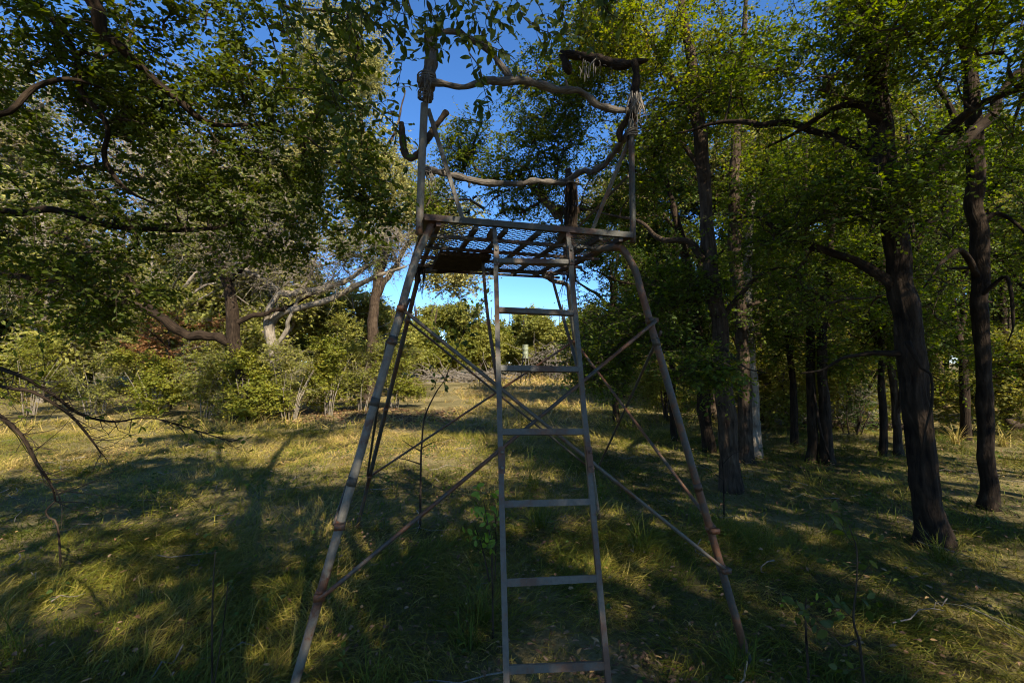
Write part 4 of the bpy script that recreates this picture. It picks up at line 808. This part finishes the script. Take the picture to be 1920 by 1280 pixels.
# bare and nearly bare twigs on the low boughs
R = rg(77); g = Geo(); pts = []; rr = []; lp = []; ldr = []
for src in (lim[6][1], lim[7][1], lim[8][1], lim[5][1]):
    s = spline(src[2:], .03)
    for k in range(0, len(s)):
        for rep_ in range(2):
            if R.random() < .75:
                a = s[k, :3]; d = nrm(A(1, .3, -.25)+R.normal(0, .7, 3)); L = R.uniform(.06, .28)
                q = [a]
                for m in range(3): q.append(q[-1]+d*L/3); d = nrm(d+R.normal(0, .35, 3))
                pts.append(q); rr.append(np.array([.9, .7, .5, .3])*.0028)
                if src is lim[8][1] and R.random() < .5 or src is lim[5][1]:
                    for m in (2, 3, 3): lp.append(q[m]); ldr.append(d+R.normal(0, .5, 3))
tubes(g, np.array(pts), np.array(rr), 3); g.build('bare_twigs', B_twig, near, NB, kind='stuff')
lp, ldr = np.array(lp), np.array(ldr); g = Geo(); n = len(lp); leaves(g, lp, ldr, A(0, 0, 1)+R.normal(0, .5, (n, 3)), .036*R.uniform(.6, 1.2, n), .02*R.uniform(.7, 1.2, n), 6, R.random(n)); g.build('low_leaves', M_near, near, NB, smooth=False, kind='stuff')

# single leaves: one mesh shared by all of them
def leaf_mesh(name, mat):
    g = Geo(); prof = [(0, .0), (.12, .22), (.32, .44), (.55, .47), (.76, .34), (.92, .14), (1.0, 0)]
    v = []; n = len(prof)
    for x, y in prof: v += [(x, y*.58, .10*y-.12*x*x), (x, 0, -.12*x*x), (x, -y*.58, .10*y-.12*x*x)]
    f = []
    for k in range(n-1): f += [[3*k, 3*k+3, 3*k+4, 3*k+1], [3*k+1, 3*k+4, 3*k+5, 3*k+2]]
    g.add(np.array(v), np.array(f)); return g.mesh(name, mat)
LM = leaf_mesh('leaf', M_nearo); LMS = leaf_mesh('sapling_leaf', M_sap)
def put_leaf(me, parent, origin, p, d, nn, L):
    d = Vector(nrm(d)); n_ = Vector(nn); s = n_.cross(d).normalized(); u = d.cross(s)
    o = bpy.data.objects.new('leaf', me); COL.objects.link(o); o.parent = parent
    o.matrix_local = Matrix.Translation(Vector(p)-Vector(origin)) @ Matrix((d, s, u)).transposed().to_4x4() @ Matrix.Scale(L, 4)
    return o
# unseen leaning elm added behind the viewer, arched over to dapple the grass beyond
OB = onground(.9, -1.7)
make_tree('added_arching_elm', 'tall leaning tree added unseen behind the viewpoint, arching over to dapple the grass', 'tree', OB, [('trunk', np.array([[OB[0], OB[1], OB[2]-.05, .13], [.9, -1.5, 2.5, .10], [.9, -1.0, 4.5, .085], [.7, 0., 6.1, .06], [.4, 1.4, 7.0, .05], [.1, 3.0, 7.5, .02]])),
  ('limb', np.array([[.8, -.4, 5.5, .06], [-.4, .8, 6.3, .04], [-1.3, 2.2, 6.8, .02]])), ('limb', np.array([[.6, .4, 6.4, .05], [1.6, 1.8, 7.0, .03], [2.0, 3.2, 7.4, .015]]))],
  [(A(0, 3.0, 7.2), A(2.2, 1.9, .6), 95), (A(-1.6, 2.4, 6.7), A(1.3, 1.5, .5), 55), (A(1.6, 4.2, 7.9), A(1.5, 1.2, .5), 45), (A(-3.2, 4.2, 7.4), A(1.7, 1.5, .6), 60)], M_elm, B_dark, 46, leaf=(.075, .044), twl=.34, tipr=.006, clump=(1.6, .55), nsp=1.0)
def sprig(paths, d, L, parent, origin, me, seed, gap=.02, r0=.0022, most=300, side=.65, shoots=.28):
    """hanging twigs with single leaves along them and on short side shoots"""
    R = rg(seed); g = Geo(); cnt = 0; ex = []
    for path in paths:
        dd = path[0][2] if len(path[0]) > 2 else d
        s = spline([[*P(q[0], q[1], q[2] if len(q) > 2 else dd)] for q in path], gap)
        tube(g, s, np.linspace(r0, r0*.45, len(s)), 5)
        for k in range(1, len(s)):
            t = nrm(s[k]-s[k-1])
            if pix(s[k])[1] < -25: continue
            if R.random() < shoots:                                # side shoot
                sd = nrm(R.normal(0, 1, 3)*A(1, .5, .8)+t*.4); m = R.integers(2, 5); q = [s[k]]
                for _ in range(m): q.append(q[-1]+sd*gap*.95); sd = nrm(sd+R.normal(0, .3, 3)+A(0, 0, -.1))
                q = np.array(q); tube(g, q, np.linspace(r0*.6, r0*.35, len(q)), 4)
                for j in range(1, len(q)):
                    ex.append((q[j], nrm(q[j]-q[j-1])*.6+R.normal(0, .6, 3)+A(0, 0, -.15), A(R.normal(0, .55), -1.0+R.normal(0, .5), .55), L*R.uniform(.6, 1.15)))
            if R.random() < side:
                ex.append((s[k], t*.5+R.normal(0, .7, 3)+A(0, 0, -.1), A(R.normal(0, .55), -1.0+R.normal(0, .5), .55), L*R.uniform(.6, 1.2)))
    ex.sort(key=lambda e: e[0][1]-e[3]*9)                       # the nearest and largest first: single leaves; the rest joined
    for e in ex[:most]: put_leaf(me, parent, origin, *e)
    if len(ex) > most:
        r_ = ex[most:]; g2 = Geo(); leaves(g2, np.array([e[0] for e in r_]), np.array([e[1] for e in r_]), np.array([e[2] for e in r_]), np.array([e[3] for e in r_]), np.array([e[3]*.56 for e in r_]), 6, R.random(len(r_)))
        g2.build('more_leaves', M_near, parent, origin, smooth=False, kind='stuff')
    return g
paths = [[(430, -150, 1.5), (545, -10), (590, 55), (618, 85), (650, 125), (668, 142)], [(480, -120, 1.5), (552, 60), (590, 110), (612, 145), (632, 190), (648, 250), (652, 310)],
  [(745, -90, 1.45), (758, 10), (760, 60), (757, 95), (750, 140), (745, 172)], [(748, -60, 1.45), (775, 30), (795, 60), (802, 80), (820, 95)], [(820, -80, 1.42), (846, 10), (860, 45), (868, 70), (880, 100), (888, 130)],
  [(858, 50, 1.42), (885, 75), (915, 85), (945, 100), (968, 122)], [(950, -70, 1.4), (975, 20), (995, 45), (1030, 62), (1075, 66)], [(880, 100, 1.42), (900, 130), (906, 160), (914, 190), (918, 215)],
  [(640, -90, 1.45), (660, -10), (690, 30), (715, 60)], [(1030, -60, 1.4), (1048, 0), (1060, 40), (1062, 80)], [(790, -60, 1.4), (800, 0), (812, 30), (830, 60), (838, 85)], [(680, -60, 1.4), (690, -10), (700, 15), (725, 30), (745, 50)], [(700, -90, 1.4), (705, -20), (722, 20), (730, 45)], [(880, -80, 1.4), (905, -10), (920, 30), (930, 55)],
  [(1100, -50, 1.4), (1130, 10), (1150, 30), (1170, 40)], [(650, 300, 1.9), (690, 330), (740, 345), (780, 380)], [(700, 200, 1.7), (735, 230), (755, 270), (765, 320)], [(640, 180, 1.7), (680, 205), (710, 190), (740, 215)]]
R = rg(83)
for x in np.arange(560, 1150, 34):
    x = x+R.uniform(-12, 12); e = R.uniform(25, 115); paths.append([(x, -70, R.uniform(1.35, 1.9)), (x+R.normal(4, 8), -15), (x+R.normal(8, 14), e*.5), (x+R.normal(14, 22), e)])
g = sprig(paths, 1.45, .034, near, NB, LM, 81, gap=.019, most=298, side=.85, shoots=.40)
g.build('sprig_twigs', B_twig, near, NB, kind='stuff')

# ------------------------------------------------------------------ saplings and small things near the tower
def sapling(name, label, stems, leaf_paths, L, seed, bark, me=LMS, cat='sapling', most=90, gap=.03, side=.5, d=3):
    b = stems[0][0]; b = onground(P(b[0], b[1], b[2])[0], b[2]); root = empty(name, b, label, cat)
    for s in stems:
        c = np.array([[*P(q[0], q[1], q[2]), q[3]] for q in s]); c[0][2] = min(c[0][2], b[2]+.02) if s is stems[0] else c[0][2]
        p = spline(c, .03); g = Geo(); tube(g, p[:, :3], p[:, 3], 6, .1, seed); g.build('stem', bark, root, b)
    if leaf_paths:
        g = sprig(leaf_paths, d, L, root, b, me, seed, gap, .0016, most, side); g.build('twigs', bark, root, b, kind='stuff')
    return root
sapling('leafy_sapling', 'small bright green sapling growing against the ladder', [[(925, 1110, 2.55, .006), (922, 1040, 2.5, .005), (915, 985, 2.45, .003), (905, 930, 2.45, .0015)], [(918, 1090, 2.5, .005), (905, 1030, 2.5, .004), (890, 985, 2.5, .002)], [(928, 1090, 2.5, .004), (930, 1000, 2.5, .003), (928, 960, 2.5, .0015)]],
  [[(918, 1020, 2.47), (890, 1000), (868, 985)], [(915, 990, 2.45), (905, 965), (895, 945)], [(928, 1000, 2.46), (932, 975), (930, 945)], [(905, 1035, 2.5), (888, 1022), (875, 1012)], [(915, 1040, 2.45), (915, 1020), (922, 1005)], [(920, 930, 2.45), (908, 925), (895, 922)]], .042, 1, B_mid, most=60, gap=.018, side=.8)
sapling('leaning_sapling', 'thin leaning sapling with a few dark leaves seen through the front braces', [[(788, 955, 4.1, .011), (789, 880, 4.1, .009), (791, 830, 4.1, .008), (797, 780, 4.1, .007), (818, 735, 4.1, .006), (835, 710, 4.1, .005), (848, 675, 4.1, .004), (862, 640, 4.1, .004), (880, 605, 4.05, .003), (915, 545, 4.0, .002)],
   [(789, 845, 4.1, .006), (770, 835, 4.1, .004), (755, 825, 4.1, .002)], [(790, 840, 4.1, .006), (805, 832, 4.1, .004), (820, 826, 4.1, .002)], [(789, 870, 4.1, .006), (765, 862, 4.1, .004), (745, 858, 4.1, .002)], [(835, 710, 4.1, .004), (820, 690, 4.1, .003), (812, 665, 4.1, .0015)]],
  [[(832, 715, 4.1), (842, 690), (850, 670)], [(818, 735, 4.1), (815, 712), (812, 690)], [(862, 640, 4.1), (845, 620), (815, 612)], [(880, 605, 4.05), (875, 580), (885, 560)], [(870, 625, 4.05), (895, 590), (915, 545)], [(850, 660, 4.05), (868, 640), (890, 625)], [(855, 640, 4.05), (835, 640), (805, 640)]], .05, 2, B_mid, LM, most=85, gap=.03, side=.8)
sapling('shaded_sapling', 'broad-leaved sapling in the dark grass at the lower picture edge', [[(1622, 1290, 2.1, .007), (1612, 1210, 2.05, .005), (1600, 1160, 2.0, .004), (1606, 1090, 2.0, .003), (1606, 1030, 2.0, .003), (1592, 985, 2.0, .002)], [(1605, 1200, 2.03, .005), (1580, 1210, 2.0, .004), (1560, 1190, 1.95, .002)]],
  [[(1600, 1160, 2.0), (1570, 1130), (1540, 1110)], [(1606, 1090, 2.0), (1630, 1060), (1650, 1050)], [(1606, 1030, 2.0), (1585, 1000), (1580, 985)], [(1603, 1120, 2.0), (1625, 1120), (1655, 1130)], [(1560, 1190, 1.95), (1520, 1150), (1490, 1130)], [(1612, 1250, 2.0), (1590, 1255), (1570, 1250)], [(1606, 1060, 2.0), (1580, 1060), (1550, 1050)]], .045, 3, B_twig, LM, most=70, gap=.03, side=.9)
sapling('low_sapling', 'low seedling with round green leaves beside the broad-leaved one', [[(1515, 1200, 2.1, .005), (1510, 1160, 2.1, .004), (1512, 1120, 2.1, .002)]], [[(1510, 1160, 2.1), (1495, 1140), (1485, 1120)], [(1512, 1130, 2.1), (1530, 1125), (1545, 1130)]], .04, 4, B_mid, LMS, most=14, gap=.03, side=.9)
sapling('bare_sapling', 'slim bare sapling standing before the cluster of trunks', [[(1357, 960, 4.4, .007), (1356, 890, 4.4, .006), (1350, 830, 4.4, .004), (1345, 780, 4.4, .002)], [(1356, 900, 4.4, .004), (1330, 880, 4.4, .003), (1310, 870, 4.4, .0015)], [(1355, 870, 4.4, .004), (1375, 850, 4.3, .003), (1400, 845, 4.3, .0015)]], None, .03, 5, B_dark)
sapling('dead_twig', 'pale curved dead twig standing in the grass below the bare boughs', [[(118, 1008, 3.4, .007), (108, 985, 3.4, .007), (92, 970, 3.4, .007), (86, 958, 3.4, .006), (96, 946, 3.4, .005), (105, 938, 3.4, .003)]], None, .03, 6, B_mid, cat='twig')
sapling('dead_stalk', 'tall thin dry stalk rising at the lower picture edge', [[(400, 1300, 1.95, .004), (398, 1180, 1.95, .0035), (400, 1100, 1.95, .003), (404, 1030, 1.95, .0015)], [(402, 1280, 1.95, .003), (418, 1180, 1.95, .0025), (428, 1090, 1.95, .0015)]], None, .03, 7, B_mid, cat='stalk')

# fallen logs in the wood
def log(label, a, b, r, mat, seed):
    pa, pb = A(a[0], a[1], float(gz(a[0], a[1]))+a[2]), A(b[0], b[1], float(gz(b[0], b[1]))+b[2]); m = (pa+pb)/2+A(0, 0, .05)
    s = spline([[*pa, r], [*m, r*.9], [*pb, r*.55]], .08); g = Geo(); tube(g, s[:, :3]-pa, s[:, 3], 14, .12, seed)
    o = g.build('fallen_log', mat, None, A(0, 0, 0)); o.location = pa; tag(o, label, 'log', 'fallen logs in the wood'); return o
log('thick grey fallen log lying between the thin trees and the thick trunk', (6.4, 11.0, .12), (9.4, 11.6, .25), .15, B_pale, 1)
log('thinner fallen log crossing below the thick grey one', (6.7, 10.5, .06), (8.8, 10.2, .08), .09, B_mid, 2)
log('slanting dead limb propped on the fallen logs', (7.0, 11.3, .1), (8.7, 10.9, .75), .06, B_dead, 3)
log('brown fallen log in the shade beyond the slim tree', (11.2, 10.4, .1), (14.0, 9.6, .15), .14, B_mid, 4)

# brush pile at the edge of the clearing
c = G(868, 30.0); R = rg(9); g = Geo(); n = 260; pts = []; rr = []
for k in range(n):
    a = A(c[0]+R.normal(0, 1.5), c[1]+R.normal(0, .8), c[2]+abs(R.normal(0, .3))); d = nrm(A(R.normal(0, 1), R.normal(0, .5), R.normal(.12, .28))); L = R.uniform(.8, 2.4); q = [a]
    for m in range(3): q.append(q[-1]+d*L/3); d = nrm(d+R.normal(0, .25, 3)+A(0, 0, -.06))
    q = np.array(q); q[:, 2] = np.maximum(q[:, 2], c[2]+.02); pts.append(q); rr.append(np.array([1, .8, .6, .3])*R.uniform(.012, .035))
br = empty('brush_pile', c, 'heap of grey dead branches at the far edge of the clearing', 'brush pile'); tubes(g, np.array(pts), np.array(rr), 5); g.build('dead_branches', B_dead, br, c, kind='stuff')
c = G(1040, 31.0); g = Geo(); pts = []; rr = []
for k in range(150):
    a = A(c[0]+R.normal(0, .9), c[1]+R.normal(0, .6), c[2]+R.uniform(.3, 2.6)); d = nrm(A(R.normal(-.3, .8), R.normal(0, .5), R.normal(-.3, .5))); L = R.uniform(.7, 1.8); q = [a]
    for m in range(3): q.append(q[-1]+d*L/3); d = nrm(d+R.normal(0, .25, 3)+A(0, 0, -.12))
    q = np.array(q); q[:, 2] = np.maximum(q[:, 2], c[2]+.02); pts.append(q); rr.append(np.array([1, .8, .6, .3])*R.uniform(.010, .022))
br = empty('dead_bush', c, 'grey leafless bush behind the barrel feeder', 'bush'); tubes(g, np.array(pts), np.array(rr), 4); g.build('dead_branches', B_dead, br, c, kind='stuff')
tube_g = Geo(); tube(tube_g, spline([[*c, .06], [c[0]+.1, c[1], c[2]+1.2, .045], [c[0]-.1, c[1], c[2]+2.4, .02]], .1)[:, :3], .045, 7); tube_g.build('stem', B_dead, br, c)

# barrel feeder
def barrel_mat():
    m, t, o = newmat('barrel_paint'); L = t.links
    p = nd(t, 'ShaderNodeBsdfPrincipled', Roughness=.5); n = nd(t, 'ShaderNodeTexNoise', Scale=6.0, Detail=5.0); r = ramp(t, [(.35, (.13, .15, .095)), (.65, (.26, .28, .19))])
    L.new(n.outputs[0], r.inputs[0]); L.new(r.outputs[0], p.inputs['Base Color']); L.new(p.outputs[0], o.inputs[0]); return m
MB_ = barrel_mat(); fd = 27.0; c = G(985, fd); fe = empty('barrel_feeder', c, 'pale ribbed barrel feeder on thin legs at the end of the clearing', 'feeder')
zb = P(985, 672, fd)[2]-c[2]; zt = P(985, 646, fd)[2]-c[2]; rad = 5.6*fd/F; H = zt-zb
prof = [(.86, 0), (1.0, .0), (1.0, .03), (.97, .05), (.97, .31), (1.04, .33), (.97, .36), (.97, .64), (1.04, .66), (.97, .69), (.97, .95), (1.02, .97), (1.0, 1.0), (.9, 1.0), (.88, .985)]
g = Geo(); an = np.linspace(0, 2*math.pi, 24, endpoint=False); n = len(prof)
v = np.array([[rad*r*math.cos(a), rad*r*math.sin(a), zb+z*H] for r, z in prof for a in an]); i = np.arange(n-1)[:, None]*24; j = np.arange(24)[None]; k = (j+1) % 24
g.add(v, [np.stack([i+j, i+k, i+24+k, i+24+j], -1).reshape(-1, 4), np.arange(24)[None, ::-1], (np.arange(24)+(n-1)*24)[None]]); g.build('barrel', MB_, fe)
for a in (.5, 2.6, 4.7):
    g = Geo(); tube(g, [A(rad*.95*math.cos(a), rad*.95*math.sin(a), zb+.15), A(rad*2.0*math.cos(a), rad*2.0*math.sin(a), -.05)], .03, 8); g.build('leg', K_dark, fe)
g = Geo(); tube(g, [A(0, 0, zb), A(0, 0, zb-.12), A(0, 0, zb-.2)], [.12, .07, .09], 12); g.build('spinner', K_dark, fe)
